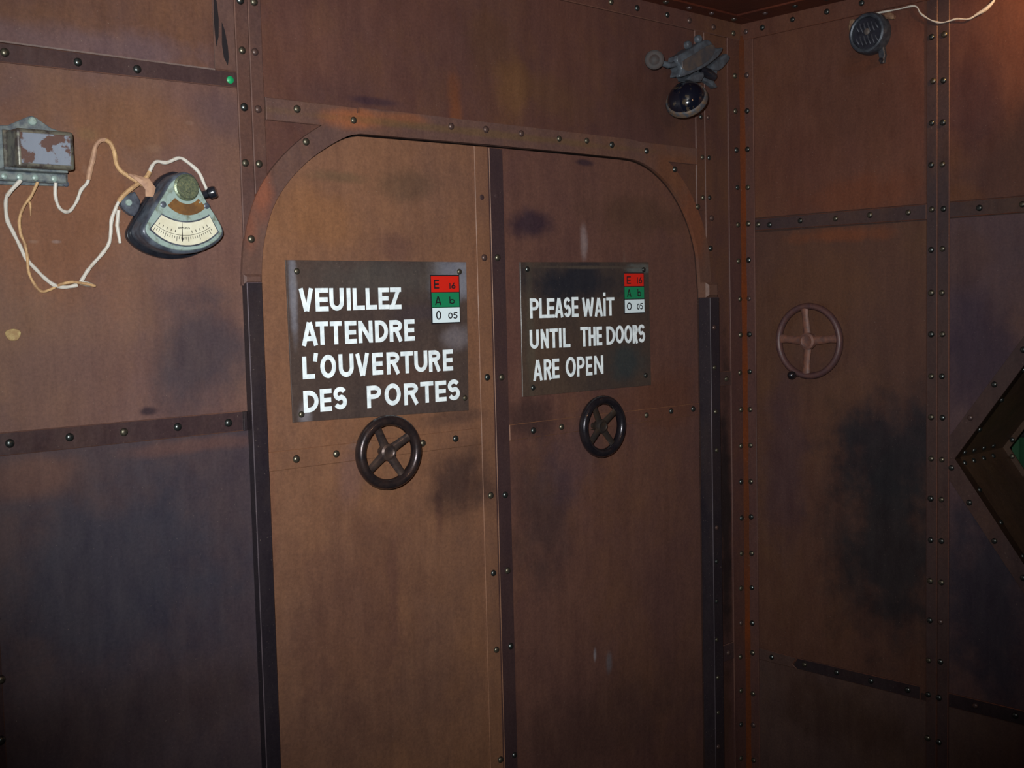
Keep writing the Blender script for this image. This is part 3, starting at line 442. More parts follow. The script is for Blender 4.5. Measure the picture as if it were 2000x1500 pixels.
# hexagonal opening: face flange, tunnel walls, inner flange
w1_ = struct('window_1')
def grow(d): # hexagon grown outwards by d
    out = []; n = 6; cx = sum(p[0] for p in HX) / 6; cz = 1.1455
    for i in range(n):
        p0, p1, p2 = Vector(HX[i - 1]), Vector(HX[i]), Vector(HX[(i + 1) % n])
        def line(a, b):
            t = (b - a).normalized(); nn = Vector((-t.y, t.x))
            if nn.dot((a + b) / 2 - Vector((cx, cz))) < 0: nn = -nn
            return a + nn * d, t
        a, t1 = line(p0, p1); b, t2 = line(p1, p2)
        cr = t1.x * t2.y - t1.y * t2.x; s = ((b.x - a.x) * t2.y - (b.y - a.y) * t2.x) / cr; out.append(tuple(a + t1 * s))
    return out
GR = grow(.043); GI = grow(-.015); HR = BR['hexr']
side_r = {0: [HR[1], HR[0], HR[6]], 5: [HR[3], HR[4], HR[5]]}
for i in range(6):
    j = (i + 1) % 6; o0, o1, i0, i1 = GR[i], GR[j], HX[i], HX[j]
    if i == 0: o0 = (-.6750, 1.205); o0b = (-.675, 1.1455); loop = [i0, i1, o1, o0, o0b]
    elif i == 5: o1 = (-.6750, 1.086); loop = [i0, i1, (-.675, 1.1455), o1, o0]
    else: loop = [i0, i1, o1, o0]
    pts = list(side_r.get(i, []))
    mid = [((Vector(o0) + Vector(i0)) / 2).lerp((Vector(o1) + Vector(i1)) / 2, t) for t in (.3, .5, .7, .9)]
    if i not in (0, 5): pts = [tuple(v) for v in mid]
    if i == 0: pts += [(-.945, 1.535)]
    if i == 5: pts += [HR[2], (-.945, .762)]
    s = prism('face_flange', 'B', [loop], 0, .0035, M['strapB'], w1_, .0006); rivets('B', pts, .0035, s, False, (1, 8, 1))
    # tunnel plate from the wall face into the wall
    bm = bmesh.new(); q = [PT('B', *HX[i], .0005), PT('B', *HX[j], .0005), PT('B', *HX[j], -.30), PT('B', *HX[i], -.30)]
    cen = PT('B', -1.2425, 1.1455, -.15); f = bm.faces.new([bm.verts.new(v) for v in q]); f.normal_update(); nn = f.normal.copy()
    if nn.dot(cen - q[0]) > 0: nn = -nn
    r_ = bmesh.ops.extrude_face_region(bm, geom=[f]); bmesh.ops.translate(bm, verts=[v for v in r_['geom'] if isinstance(v, bmesh.types.BMVert)], vec=nn * .004)
    tp = finish('tunnel_plate', bm, M['tunnel'], w1_)
    # rivets on the tunnel plate: along the folded corners and near the face
    e = (Vector((0, HX[j][0], HX[j][1])) - Vector((0, HX[i][0], HX[i][1]))); Ln = e.length; e.normalize()
    def rv(along, depth):
        ob = bpy.data.objects.new('rivet', RS[1]); C.objects.link(ob); ob.parent = tp
        ob.location = Vector((depth, HX[i][0], HX[i][1])) + e * along; ob.rotation_euler = (-nn).to_track_quat('Z', 'Y').to_euler()
    for dd in (.035, .09, .15, .21): rv(.018, dd); rv(Ln - .018, dd)
    for k in range(1, 5): rv(Ln * k / 5, .02)
    # inner flange turned inwards at the far end
    s = prism('inner_flange', 'B', [[HX[i], HX[j], GI[j], GI[i]]], -.30, -.296, M['tunnel'], w1_)
    a_, b2 = (Vector(HX[i]) + Vector(GI[i])) / 2, (Vector(HX[j]) + Vector(GI[j])) / 2
    rivets('B', [tuple(a_.lerp(b2, t)) for t in (.06, .2, .35, .5, .65, .8, .94)], -.296, s, True)
# dark chamber behind the opening
bm = bmesh.new(); bmesh.ops.create_cube(bm, size=1, matrix=Matrix.Translation((.95, -1.45, 1.2)) @ Matrix.Diagonal((1.2, 2.4, 2.0, 1)))
for f in list(bm.faces):
    if f.calc_center_median().x < .4: bm.faces.remove(f)
finish('dark_chamber', bm, M['void'], w1_)
gt = thing('green_curtain', 'dark green cloth hanging beyond the hexagonal opening', 'curtain', (.46, -1.1, 1.17))
bm = bmesh.new(); n = 60; prev = None
for k in range(n + 1):
    y = -.645 - k * .9 / n; x = .46 + .012 * math.sin(k * 1.1) + .006 * math.sin(k * 2.7)
    q = [bm.verts.new((x, y, z)) for z in (1.162, .9, .55)]
    if prev:
        for i in range(2): bm.faces.new((prev[i], q[i], q[i + 1], prev[i + 1]))
    prev = q
r_ = bmesh.ops.extrude_face_region(bm, geom=list(bm.faces)); bmesh.ops.translate(bm, verts=[v for v in r_['geom'] if isinstance(v, bmesh.types.BMVert)], vec=(.004, 0, 0))
finish('cloth', bm, M['darkgreen'], gt, True)
tube = bmesh.new(); tube_bm(tube, [(.46, -.56, 1.166), (.46, -1.8, 1.166)], .008, 10); finish('rail', tube, M['void'], gt, True); adopt(gt)

# ------------------------------------------------------------ letters as painted strokes
def glyph(ch, W, H, t):
    h = t / 2; e = lambda cx, cz, rx, rz, a0, a1, n=14: [(cx + rx * math.cos(math.radians(a0 + (a1 - a0) * k / n)), cz + rz * math.sin(math.radians(a0 + (a1 - a0) * k / n))) for k in range(n + 1)]
    if ch == 'V': return [[(h * 1.1, H), (W / 2 - t * .1, t * .1)], [(W - h * 1.1, H), (W / 2 + t * .1, t * .1)]]
    if ch == 'W': return [[(h, H), (W * .27, t * .1)], [(W * .27, t * .1), (W / 2, H * .92)], [(W / 2, H * .92), (W * .73, t * .1)], [(W * .73, t * .1), (W - h, H)]]
    if ch == 'A': return [[(h * 1.1, 0), (W / 2 - t * .1, H - t * .1)], [(W - h * 1.1, 0), (W / 2 + t * .1, H - t * .1)], [(W * .25, H * .30), (W * .75, H * .30)]]
    if ch == 'E': return [[(W, H - h), (h, H - h), (h, h), (W, h)], [(h, H / 2), (W * .95, H / 2)]]
    if ch in 'I1': return [[(W / 2, 0), (W / 2, H)]]
    if ch == 'i': return [[(W / 2, 0), (W / 2, H * .745)], [(W / 2, H * .85), (W / 2, H)]]
    if ch == 'L': return [[(h, H), (h, h), (W, h)]]
    if ch == 'T': return [[(0, H - h), (W, H - h)], [(W / 2, H - t * .4), (W / 2, 0)]]
    if ch == 'H': return [[(h, 0), (h, H)], [(W - h, 0), (W - h, H)], [(h, H / 2), (W - h, H / 2)]]
    if ch == 'N': return [[(h, 0), (h, H)], [(h, H - h * .6), (W - h, h * .6)], [(W - h, 0), (W - h, H)]]
    if ch == 'Z': return [[(t * .3, H - h), (W, H - h)], [(W - t * .66, H - h * .6), (t * .70, h * .6)], [(0, h), (W, h)]]
    if ch == 'U': return [[(h, H)] + e(W / 2, W / 2 + h * .2, W / 2 - h, W / 2 - h * .8, 180, 360) + [(W - h, H)]]
    if ch == 'O': l = e(W / 2, H / 2, W / 2 - h, H / 2 - h, 90, 450, 28); return [l + [l[1]]]
    if ch == 'D': return [[(h, H - h)] + e(W * .36, H / 2, W * .64 - h, H / 2 - h, 90, -90) + [(h, h), (h, H)]]
    if ch == 'P': return [[(h, 0), (h, H - h)] + e(W * .5, H * .70, W * .5 - h, H * .30 - h, 90, -90) + [(h, H * .4 + h)]]
    if ch == 'R': return [[(h, 0), (h, H - h)] + e(W * .5, H * .73, W * .48 - h, H * .27 - h, 90, -90) + [(h, H * .46 + h)], [(W * .5, H * .46 + h), (W - h * .9, 0)]]
    if ch == 'S': 
        r1, r2 = H * .265 - h * .55, H * .28 - h * .55
        return [e(W / 2, H - h - r1, W / 2 - h, r1, 25, 250, 12) + e(W / 2, h + r2, W / 2 - h, r2, 75, -155, 12)]
    if ch == "'": return [[(W * .65, H), (W * .3, 0)]]
    if ch == '6': return [[(W * .75, H), (W * .3, H * .55)] + e(W / 2, H * .3, W / 2 - h, H * .3 - h, 150, 510, 18)]
    if ch == 'b': return [[(h, H), (h, h)], e(W / 2, H * .33, W / 2 - h, H * .33 - h, 0, 360, 18)]
    if ch == '5': return [[(W, H - h), (W * .25, H - h), (W * .15, H * .6)] + e(W * .45, H * .34, W * .55 - h, H * .34 - h, 110, -150, 14)]
    if ch == 'M': return [[(h, 0), (h, H), (W / 2, H * .3), (W - h, H), (W - h, 0)]]
    return []
def stroke(bm, pl, pts, t, d0, d1, u0, z0):
    pts = [Vector(p) for i, p in enumerate(pts) if i == 0 or (Vector(p) - Vector(pts[i - 1])).length > 1e-6]
    L_, R_ = [], []
    for i, p in enumerate(pts):
        a = (p - pts[i - 1]).normalized() if i else None; b = (pts[i + 1] - p).normalized() if i < len(pts) - 1 else None
        a = a or b; b = b or a; n1 = Vector((-a.y, a.x)); n2 = Vector((-b.y, b.x)); m = (n1 + n2)
        if m.length < .35: m = n1; k = 1
        else: m.normalize(); k = 1 / max(m.dot(n1), .3); k = k if k < 1.6 else 1.25
        L_.append(p + m * k * t / 2); R_.append(p - m * k * t / 2)
    def v(p, d): return bm.verts.new(PT(pl, u0 + p.x, z0 + p.y, d))
    rows = [(v(l, d1 + i * 2e-5), v(r, d1 + i * 2e-5), v(r, d0), v(l, d0)) for i, (l, r) in enumerate(zip(L_, R_))]
    for A_, B_ in zip(rows, rows[1:]):
        for k in range(4): bm.faces.new((A_[k], A_[(k + 1) % 4], B_[(k + 1) % 4], B_[k]))
    bm.faces.new(rows[0]); bm.faces.new(tuple(reversed(rows[-1])))
def gwords(row):
    out = [[row[0]]]
    for a, b in zip(row, row[1:]):
        if b[1] - a[2] > .011 or (a[0], b[0]) in (('E', 'W'), ('E', 'D')): out.append([b])
        else: out[-1].append(b)
    return out
def letters(name, row, tw, off, mat, parent, label=None):
    bm = bmesh.new(); dd = 0
    for ch, x0, x1, z0, z1 in row:
        t = tw if ch not in "'" else tw * 1.0
        for pts in glyph(ch, x1 - x0, z1 - z0, t):
            stroke(bm, 'A', pts, t, off - .0002, off + .0003 + dd, x0, z0); dd = (dd + .00005) % .0001
    o = finish(name, bm, mat, parent)
    if label: o['label'] = label
    return o
PLATES = {'plate1': ((76, 61, 55), (62, 53, 51), (88, 72, 66), [(-1.18, 1.655, .07, .05, (122, 122, 132), .85), (-1.19, 1.52, .05, .03, (120, 112, 116), .6), (-1.64, 1.62, .010, .09, (120, 118, 126), .8), (-1.4, 1.66, .2, .04, (78, 74, 70), .5), (-1.62, 1.365, .02, .03, (132, 126, 130), .7), (-1.30, 1.58, .08, .02, (64, 54, 58), .6), (-1.35, 1.43, .12, .03, (90, 66, 56), .5)], 31),
 'plate2': ((76, 60, 50), (62, 52, 48), (84, 66, 54), [(-.76, 1.65, .20, .055, (30, 32, 40), .95), (-.56, 1.43, .08, .05, (46, 54, 56), .8), (-.5, 1.685, .05, .012, (92, 98, 96), .7), (-.93, 1.5, .014, .2, (84, 76, 64), .5), (-.7, 1.69, .2, .004, (74, 64, 56), .8)], 32)}
def sign(P4, rv, rows, cells, plate, label, tw, words, thin):
    cx = sum(p[0] for p in P4) / 4; cz = sum(p[1] for p in P4) / 4
    s = thing('sign', label, 'sign', PT('A', cx, cz, DF))
    F0 = DF + .0035
    a1, a2, a3, st_, sd = PLATES[plate]; M[plate] = rust('sign_' + plate, a1, a2, a3, sd, [(u - cx, z - cz, ru, rz, c_, q_) for u, z, ru, rz, c_, q_ in st_], rough=.34, spec=.5, vertical=.2)
    prism('plate', 'A', [list(reversed(P4))], DF + .0001, F0, M[plate], s, .0006)
    for u, z in rv:
        o = bpy.data.objects.new('rivet', random.choice(RS[:2])); C.objects.link(o); o.parent = s; o.location = PT('A', u, z, F0); o.rotation_euler = Vector(AX['A']).to_track_quat('Z', 'Y').to_euler()
    for row, wd in zip(rows, words):
        gs = gwords(row); ws = wd.split(' ')
        for k, g in enumerate(gs): letters('lettering', g, tw, F0 + .0001, M['white'], s, 'white painted ' + (ws[k] if len(ws) == len(gs) else ' '.join(ws)))
    # black backing of the three-colour label
    a, b, c = cells; x0, x1 = a[0][1], a[0][2]; zt_, zb = a[0][4], c[0][3]
    prism('label_border', 'A', [rect(x0 - .0024, x1 + .0026, zb - .0032, zt_ + .0028)], F0, F0 + .0006, M['ink'], s)
    for cell, mt, nm in zip(cells, ('red', 'grn', 'wht'), ('red', 'green', 'white')):
        _, u0, u1, z0, z1 = cell[0]
        cc = prism('label_cell', 'A', [rect(u0, u1, z0, z1)], F0 + .0005, F0 + .0011, M[mt], s); cc['label'] = nm + ' cell of the code label'
        big, small_ = cell[1:2], cell[2:]
        for q in big: letters('code_letter', [q], thin, F0 + .0012, M['ink'], cc)
        for q in small_: letters('code_letter', [q], thin * .85, F0 + .0012, M['ink'], cc)
    adopt(s)
sign(SP1, SR1, T1, C1, 'plate1', 'larger metal sign with white French lettering on the left door leaf', .0104, ['VEUILLEZ', 'ATTENDRE', "L'OUVERTURE", 'DES PORTES'], .0032)
sign(SP2, SR2, T2, C2, 'plate2', 'smaller dark metal sign with white English lettering on the right door leaf', .0087, ['PLEASE WAIT', 'UNTIL THE DOORS', 'ARE OPEN'], .0032)

# ------------------------------------------------------------ handwheels
def wheel(label, pl, u, z, base, off, R, rr, angs, mr, ms, spoke_r, hub_off, group=None, crank=None, turn=0):
    t = thing('handwheel', label, 'wheel', PT(pl, u, z, base), group)
    ax = Vector(AX[pl]); e1 = PT(pl, 1, 0, 0) - PT(pl, 0, 0, 0); e2 = Vector((0, 0, 1)); c = PT(pl, u, z, 0)
    bm = bmesh.new(); n = 56; ring = []
    for k in range(n):
        a = 2 * math.pi * k / n; rad = e1 * math.cos(a) + e2 * math.sin(a); row = []
        for j in range(12):
            b = 2 * math.pi * j / 12; row.append(bm.verts.new(c + ax * (off + rr * 1.15 * math.sin(b)) + rad * (R - rr + rr * math.cos(b))))
        ring.append(row)
    for k in range(n):
        for j in range(12): bm.faces.new((ring[k][j], ring[(k + 1) % n][j], ring[(k + 1) % n][(j + 1) % 12], ring[k][(j + 1) % 12]))
    finish('rim', bm, mr, t, True)
    for a in angs:
        a = math.radians(a); rad = e1 * math.cos(a) + e2 * math.sin(a); side = ax.cross(rad).normalized()
        bm = bmesh.new(); rows = []
        for f, wd, th in ((.10, 1.15, .9), (.35, 1.0, .85), (.65, .92, .8), (.82, 1.1, .85), (.93, 1.6, .9)):
            p = c + rad * (R * f) + ax * (off + (hub_off) * (1 - f))
            rows.append([bm.verts.new(p + side * spoke_r * wd * math.cos(q) + ax * spoke_r * .7 * th * math.sin(q)) for q in [k * math.pi / 5 for k in range(10)]])
        for A_, B_ in zip(rows, rows[1:]):
            for k in range(10): bm.faces.new((A_[k], A_[(k + 1) % 10], B_[(k + 1) % 10], B_[k]))
        bm.faces.new(rows[0]); bm.faces.new(rows[-1]); finish('spoke', bm, ms, t, True)
    hz = off + hub_off
    lathe('hub', pl, u, z, 0, [(0, hz - .014), (R * .2, hz - .012), (R * .235, hz), (R * .22, hz + .008), (R * .16, hz + .0105), (R * .13, hz + .0085), (0, hz + .0085)], ms, t, 24)
    lathe('shaft', pl, u, z, 0, [(0, base), (R * .15, base), (R * .15, base + .003), (R * .10, base + .004), (R * .10, hz), (0, hz)], ms, t, 18)
    if crank:
        cu, cz = crank; lathe('crank_knob', pl, cu, cz, off, [(0, 0), (.0055, 0), (.0055, .008), (.0105, .012), (.0125, .020), (.011, .028), (.005, .033), (0, .034)], M['iron2'], t, 18)
    adopt(t); t.rotation_euler.z = math.radians(turn)
def ang(c, q): return math.degrees(math.atan2(q[1] - c[1], q[0] - c[0]))
c1 = (-1.4210, 1.2642)
wheel('dark iron handwheel with worn spokes below the left sign', 'A', c1[0], c1[1], DF, .038, .0860, .0122, [116, 30, -144, -57], M['iron'], M['spoke'], .0108, -.008, turn=-6)
c2_ = (-.7010, 1.2575)
wheel('black iron handwheel on the right door leaf below the English sign', 'A', c2_[0], c2_[1], DF, .038, .0848, .0120, [118, 36, -138, -52], M['iron2'], M['spoke2'], .0098, -.008, turn=-2)
wheel('rusty brown handwheel with crank knob on the right wall', 'B', -.2535, 1.4640, 0, .03, .1130, .0095, [82, 4, -84, 175], M['rwheel'], M['rspoke'], .0120, .004, crank=(-.2075, 1.3625))

# ------------------------------------------------------------ regulator box
t = thing('regulator_box', 'grey metal electrical box with peeling painted cover, far left', 'electrical box', PT('A', -2.185, 1.895, 0))
prism('base_plate', 'A', [[(-2.262, 1.833), (-2.124, 1.836), (-2.1195, 1.9335), (-2.150, 1.9415), (-2.176, 1.958), (-2.183, 1.9605), (-2.192, 1.958), (-2.228, 1.9395), (-2.262, 1.937)]], 0, .006, M['grey'], t, .001)
bm = bmesh.new(); bmesh.ops.create_cube(bm, size=1, matrix=Matrix.Translation((-2.1820, -.0325, 1.8945)) @ Matrix.Diagonal((.103, .055, .069, 1)))
bmesh.ops.bevel(bm, geom=[e for e in bm.edges], offset=.0065, segments=4, affect='EDGES', profile=.6); cv = finish('cover', bm, M['boxcover'], t, True)
prism('face_inset', 'A', [rect(-2.2265, -2.1375, 1.8675, 1.9215)], .0595, .0608, M['boxface'], cv, .0008)
prism('cover_flange', 'A', [rect(-2.2385, -2.126, 1.8585, 1.9310)], .006, .010, M['boxcover'], cv, .001)
ts = prism('terminal_strip', 'A', [rect(-2.262, -2.131, 1.8395, 1.8575)], .006, .022, M['grey'], t, .003)
prism('ledge', 'A', [rect(-2.250, -2.138, 1.8560, 1.8605)], .006, .045, M['grey'], t, .001)
for u in (-2.2450, -2.2180, -2.1905, -2.1560): lathe('terminal', 'A', u, 1.8465, .022, [(.0055, 0), (.0055, .003), (.0035, .0045), (0, .005)], M['greylight'], ts, 14)
lathe('screw', 'A', -2.1838, 1.9505, .006, [(.0078, 0), (.0078, .003), (.006, .005), (0, .0056)], M['greylight'], t, 20)
for u, z in ((-2.2535, 1.8435), (-2.1275, 1.840)): lathe('screw', 'A', u, z, .006, [(.005, 0), (.005, .002), (0, .003)], M['greydark'], t, 14)
adopt(t)
# ------------------------------------------------------------ ammeter
t = thing('ammeter', 'grey fan-shaped ammeter with white dial on the left wall', 'meter', PT('A', -1.92, 1.78, 0))
KC = (-1.9133, 1.8391)
FR = [(-1.9325, 1.8598), (-1.9128, 1.8672), (-1.8925, 1.8610), (-1.8815, 1.8406), (-1.8665, 1.8120), (-1.8500, 1.7880), (-1.8365, 1.7640), (-1.8370, 1.7480), (-1.8560, 1.7310), (-1.8850, 1.7185), (-1.9128, 1.7140), (-1.9427, 1.7150), (-1.9768, 1.7259), (-1.9984, 1.7420), (-2.0040, 1.7574), (-1.9924, 1.7790), (-1.9735, 1.8080), (-1.9553, 1.8340), (-1.9453, 1.8494)]
def scaled(l, s, c=(-1.9185, 1.785), dz=0): return [(c[0] + (x - c[0]) * s, c[1] + (z - c[1]) * s + dz) for x, z in l]
FS = smooth2(FR + [FR[0]], 3)[:-1]
prism('back_flange', 'A', [scaled(FS, 1.13, dz=-.002)], 0, .010, M['black'], t, .003, True, 2)
prism('gasket', 'A', [scaled(FS, 1.0)], .010, .016, M['black'], t, 0)
hs = prism('housing', 'A', [scaled(FS, 1.045)], .015, .058, M['greydark'], t, .009, True, 4)
fp = prism('face_plate', 'A', [scaled(FS, .955)], .0575, .0615, M['greylight'], t, .0015, True)
lug = prism('mounting_lug', 'A', [smooth2([(-1.995, 1.832), (-2.018, 1.822), (-2.024, 1.808), (-2.018, 1.796), (-1.998, 1.785), (-1.985, 1.81), (-1.995, 1.832)], 4)[:-1]], 0, .012, M['greydark'], t, .002, True)
lathe('lug_screw', 'A', -2.010, 1.8100, .012, [(.0065, 0), (.006, .003), (0, .0045)], M['greylight'], lug, 16)
mp = lathe('round_cap', 'A', KC[0], KC[1], .061, [(.0262, 0), (.0262, .003), (.0225, .005), (.0225, .0085), (.0215, .0098), (.0165, .0100), (.016, .0090), (.0105, .0090), (.010, .0104), (.006, .0104), (0, .0110)], M['medal'], t, 32)
def arcpt(c, r, a): return (c[0] + r * math.cos(math.radians(a)), c[1] + r * math.sin(math.radians(a)))
def sector(c, r0, r1, a0, a1, n=16): return [arcpt(c, r1, a0 + (a1 - a0) * k / n) for k in range(n + 1)] + [arcpt(c, r0, a1 + (a0 - a1) * k / n) for k in range(n + 1)]
prism('name_plate', 'A', [sector((-1.9135, 1.8410), .0335, .0555, -137, -43)], .0612, .0624, M['brass'], t)
for u, z in ((-1.9500, 1.8110), (-1.8860, 1.8115)): lathe('pin', 'A', u, z, .0624, [(.002, 0), (.0018, .0012), (0, .0016)], M['greylight'], t, 10)
for u, z in ((-1.9630, 1.8045), (-1.8712, 1.8054)): lathe('screw', 'A', u, z, .061, [(.0062, 0), (.0062, .0015), (.004, .003), (0, .003)], M['greydark'], t, 16)
def dialshape(g):
    return [arcpt((-1.919, 1.827), .100 + g, -135.7 - g * 300 + (89.7 + g * 600) * k / 16) for k in range(17)] + [arcpt((-1.918, 1.8706), .0995 - g, -58.6 + g * 200 - (61.4 + g * 400) * k / 16) for k in range(17)]
prism('dial_bezel', 'A', [dialshape(.003)], .0610, .0622, M['greydark'], t)
dl = prism('dial', 'A', [dialshape(0)], .0620, .0626, M['dial'], t)
DC = (-1.9225, 1.8456); bm = bmesh.new()
prism_bm(bm, 'A', [sector(DC, .0992, .1000, -127, -55, 24)], .0625, .0629)
def tick(a, r0, r1, w_):
    p, q = Vector(arcpt(DC, r0, a)), Vector(arcpt(DC, r1, a)); nn = Vector((-(q - p).y, (q - p).x)).normalized() * w_
    prism_bm(bm, 'A', [[tuple(p - nn), tuple(q - nn), tuple(q + nn), tuple(p + nn)]], .0625, .0629)
for k in range(27): tick(-125 + 69 * k / 26, .1025, .1075 if k % 5 else .112, .0005)
for k in range(13):
    if not 5 <= k <= 7: tick(-123 + 65 * k / 12, .091, .096, .0006)
xx = -1.9345
for ch in 'AMPERES':
    for pts in glyph(ch, .0028, .0042, .0007): stroke(bm, 'A', pts, .0007, .0625, .0629, xx, 1.7585)
    xx += .0036
finish('dial_scale', bm, M['ink'], dl)
bm = bmesh.new(); prism_bm(bm, 'A', [[(-1.9263, 1.771), (-1.9257, 1.771), (-1.9262, 1.7420), (-1.9250, 1.7395), (-1.9270, 1.7335), (-1.9290, 1.7395), (-1.9278, 1.7420)]], .0630, .0636); finish('needle', bm, M['ink'], t)
lathe('side_terminal', 'A', -1.8500, 1.8330, .030, [(0, -.012), (.007, -.010), (.0085, 0), (.0120, .003), (.0125, .012), (.0105, .017), (0, .018)], M['black'], t, 20, axis=(.75, -.6, .25))
adopt(t)
# ------------------------------------------------------------ wires on the left wall
def wire(name, label, pts, offs, r, mat, group=None, mat_parts=(), cat='wire'):
    n = len(pts)
    def off(i):
        f = i / (n - 1) * (len(offs) - 1); k = min(int(f), len(offs) - 2); return offs[k] + (offs[k + 1] - offs[k]) * (f - k)
    P3 = [PT('A', u, z, off(i)) for i, (u, z) in enumerate(pts)]; sp = spline(P3, 5)
    rs = [r * (1 + .10 * math.sin(i * 1.3) + .08 * math.sin(i * .47)) for i in range(len(sp))]
    bm = bmesh.new(); tube_bm(bm, sp, rs, 8); o = finish(name, bm, mat, None, True)
    o['label'] = label; o['category'] = cat
    if group: o['group'] = group
    return o, sp
wire('wire', 'white wire looping down from the left terminal of the grey box', wireA, [.024, .006, .006, .006, .008], .0036, M['wirewhite'])
o, sp = wire('wire', 'thin tan wire hanging from the middle terminal, crossing the white one', wireB, [.024, .012, .014, .006, .006, .013, .013], .0027, M['wiretan'])
bm = bmesh.new(); tube_bm(bm, [PT('A', -2.201, 1.806, .012), PT('A', -2.1965, 1.800, .010), PT('A', -2.196, 1.779, .008)], [.003, .0022, .0012], 7); finish('frayed_strand', bm, M['wiretan'], o, True)
o, sp = wire('wire', 'white and tan wire rising in a loop from the right terminal to the meter', wireC, [.026, .008, .008, .01, .008, .02], .0032, M['wirewhite'])
bm = bmesh.new(); k0 = 5 * 5; tube_bm(bm, sp[36:62:2], [.0040, .0050, .0054, .0048, .0054, .005, .0044, .0042, .0041, .0041, .0041, .0041, .0041], 8); x = finish('tape_wrap', bm, M['tape'], o, True); x['label'] = 'brown tape wrapped round the wire'
bm = bmesh.new(); tube_bm(bm, sp[60:96:2], .0041, 8); x = finish('tape_wrap', bm, M['wiretan'], o, True)
bm = bmesh.new(); tp = [(-2.0100, 1.8640, .020), (-1.9950, 1.8570, .024), (-1.9800, 1.8490, .028), (-1.9720, 1.8370, .030), (-1.9730, 1.8220, .026)]
prev = None
for i, (u, z, of) in enumerate(tp):
    wd = [.002, .005, .010, .011, .008][i]; d = [(.5, 1), (.5, 1), (.7, .8), (1, .2), (1, 0)][i]; l = math.hypot(*d)
    q = [bm.verts.new(PT('A', u + s * wd * d[0] / l, z + s * wd * d[1] / l, of + e)) for s, e in ((-1, 0), (0, .003), (1, 0))]
    if prev:
        for j in range(2): bm.faces.new((prev[j], q[j], q[j + 1], prev[j + 1]))
    prev = q
r_ = bmesh.ops.extrude_face_region(bm, geom=list(bm.faces)); bmesh.ops.translate(bm, verts=[v for v in r_['geom'] if isinstance(v, bmesh.types.BMVert)], vec=(0, .002, 0))
x = finish('tape_end', bm, M['tape'], o, True); x['label'] = 'flat brown tape tail stuck to the meter housing'
o, sp = wire('wire', 'long white wire running from the low joint over the top of the meter', wireD, [.008, .006, .006, .010, .018, .012, .010, .014, .03], .0035, M['wirewhite'])
bm = bmesh.new(); tube_bm(bm, [PT('A', u, z, .009) for u, z in wireE], [.0036, .0038, .0028], 8); finish('cut_end', bm, M['wirewhite'], o, True)
bm = bmesh.new(); tube_bm(bm, [PT('A', -2.111, 1.657, .008), PT('A', -2.098, 1.6545, .008), PT('A', -2.083, 1.6515, .007)], [.0042, .0048, .0022], 8); finish('cut_end', bm, M['wirewhite'], o, True)
bm = bmesh.new(); tube_bm(bm, sp[38:58], .0044, 8); finish('tape_wrap', bm, M['wiretan'], o, True)
# ------------------------------------------------------------ old electric bell, top right of the door wall
t = thing('alarm_bell', 'old slate-grey electric bell with black domed gong near the ceiling corner', 'bell', PT('A', -.28, 2.27, .007))
S2 = lambda l, k=4: smooth2(l + [l[0]], k)[:-1]
prism('mounting_bracket', 'A', [S2([(-.30, 2.225), (-.22, 2.235), (-.16, 2.25), (-.15, 2.29), (-.19, 2.32), (-.27, 2.33), (-.33, 2.30), (-.35, 2.26)], 3)], .004, .022, M['slate'], t, .003, True)
prism('rear_shell', 'A', [S2(h_fin, 3)], .022, .038, M['slate'], t, .005, True, 2)
prism('side_lever', 'A', [S2(h_brk, 2)], .014, .030, M['slate'], t, .003, True, 2)
prism('rear_housing', 'A', [S2(scaled(h_cover, .93, (-.28, 2.285)), 3)], .020, .050, M['slate'], t, .003, True)
cv = prism('cover', 'A', [S2(h_cover, 3)], .048, .060, M['slate'], t, .004, True, 3)
prism('worn_face', 'A', [S2(h_recess, 3)], .0595, .0618, M['taupe'], cv, .0012, True)
for u, z in ((-.3139, 2.327), (-.266, 2.350)): lathe('cover_lug', 'A', u, z, .035, [(.0115, 0), (.0115, .010), (.009, .014), (0, .015)], M['slate'], t, 16)
bm = bmesh.new(); tube_bm(bm, [PT('A', -.374, 2.2665, .046), PT('A', -.395, 2.2590, .048), PT('A', -.4116, 2.2573, .045), PT('A', -.430, 2.262, .040)], [.009, .0075, .0095, .008], 10); finish('clapper_arm', bm, M['slate'], t, True)
lathe('end_cap', 'A', -.456, 2.2683, .034, [(0, -.012), (.020, -.010), (.0275, 0), (.0265, .007), (.020, .010), (.014, .0085), (.007, .012), (0, .0125)], M['endcap'], t, 26, axis=(-.75, -.66, -.1))
prism('neck', 'A', [S2(h_neck, 2)], .022, .060, M['slate'], t, .004, True)
gc = Vector(PT('A', -.3840, 2.1660, .085)); view = (CAM - gc).normalized()
ax_ = (view + Uv * .84 - Rv * .30).normalized()
g = lathe('gong', 'A', -.384, 2.166, .085, [(.0545, -.012), (.0535, -.004), (.049, .008), (.040, .0195), (.026, .0275), (.012, .031), (0, .032)], M['gong'], t, 40, axis=ax_)
lathe('gong_rim', 'A', -.384, 2.166, .085, [(.0485, -.022), (.0600, -.020), (.0615, -.015), (.0585, -.006), (.0538, -.0035), (.0525, -.012), (.0485, -.022)], M['rim'], g, 40, axis=ax_)
bm = bmesh.new(); tube_bm(bm, [gc - ax_ * .006, PT('A', -.345, 2.20, .045), PT('A', -.31, 2.235, .02)], .009, 10); finish('gong_stem', bm, M['slate'], t, True)
ht = [PT('A', -.2450, 2.2650, .03), PT('A', -.2200, 2.2560, .042), PT('A', -.1970, 2.2470, .046)]
bm = bmesh.new(); tube_bm(bm, ht, [.014, .015, .011], 12); x = finish('coil', bm, M['black'], t, True)
adopt(t)
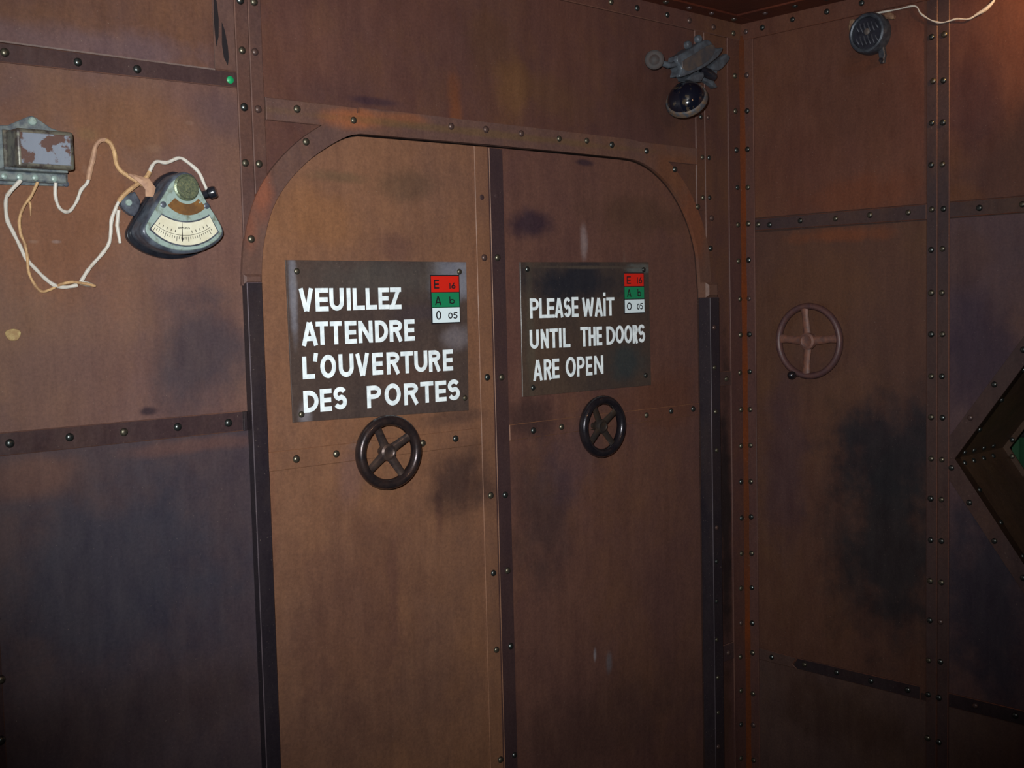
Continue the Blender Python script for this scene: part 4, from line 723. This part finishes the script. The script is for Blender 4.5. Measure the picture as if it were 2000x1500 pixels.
# ------------------------------------------------------------ round grille, top right
t = thing('round_grille', 'round blue-grey iron grille with slanted slots on the right wall', 'vent', PT('B', -.447, 2.325, 0))
vu, vz = -.4470, 2.3250
lathe('housing', 'B', vu, vz, 0, [(0, .001), (.0570, .001), (.0580, .006), (.0570, .028), (.0530, .036), (.0480, .038), (.0440, .036), (.0430, .028), (0, .028)], M['bluegrey'], t, 44)
lathe('grille_plate', 'B', vu, vz, .028, [(.0425, 0), (.0425, .002), (0, .003)], M['grille'], t, 36)
for row in (0, 1):
    for k in range(6):
        du = -.029 + k * .0118; zc = .016 if row == 0 else -.019; hl = .0125 if abs(du) < .025 else .008
        sl = .0045
        bm = bmesh.new(); tube_bm(bm, [PT('B', vu - (du + sl), vz + zc - hl, .031), PT('B', vu - (du), vz + zc, .0335), PT('B', vu - (du - sl), vz + zc + hl, .031)], [.0018, .0026, .0018], 6); finish('slat', bm, M['slat'], t, True)
lathe('center_boss', 'B', vu, vz + .004, .030, [(.009, 0), (.009, .003), (.005, .005), (0, .005)], M['taupe'], t, 18)
prism('foot_bracket', 'B', [[(-.468, 2.279), (-.486, 2.285), (-.490, 2.262), (-.4855, 2.2395), (-.4745, 2.2395), (-.472, 2.256)]], 0, .012, M['bluegrey'], t, .002)
lathe('bracket_bolt', 'B', -.4805, 2.2475, .012, [(.0065, 0), (.006, .005), (0, .0065)], M['black'], t, 12)
prism('rust_crust', 'B', [S2([(-.383, 2.378), (-.378, 2.355), (-.385, 2.335), (-.392, 2.352), (-.398, 2.374)], 3)], .001, .016, M['rustbit'], t, .004, True)
prism('rust_crust', 'B', [S2([(-.486, 2.372), (-.500, 2.374), (-.516, 2.366), (-.515, 2.354), (-.500, 2.357), (-.490, 2.360)], 3)], .001, .014, M['rustbit'], t, .004, True)
adopt(t)
pv = [PT('B', u, z, .010 if z < 2.38 else .012) for u, z in [(-.462, 2.3790)] + wireV[1:] + [(-.83, 2.40), (-.84, 2.428)]]
sp = spline(pv, 5); bm = bmesh.new(); tube_bm(bm, sp, [.0022 + .0006 * math.sin(i * .9) for i in range(len(sp))], 7)
o = finish('wire', bm, M['wirewhite'], None, True); o['label'] = 'thin pale wire running from the round grille up towards the ceiling'; o['category'] = 'wire'
bm = bmesh.new(); tube_bm(bm, sp[38:52], [.0028 + .0022 * math.sin(i / 13 * math.pi) for i in range(14)], 7); finish('knot', bm, M['wirewhite'], o, True)
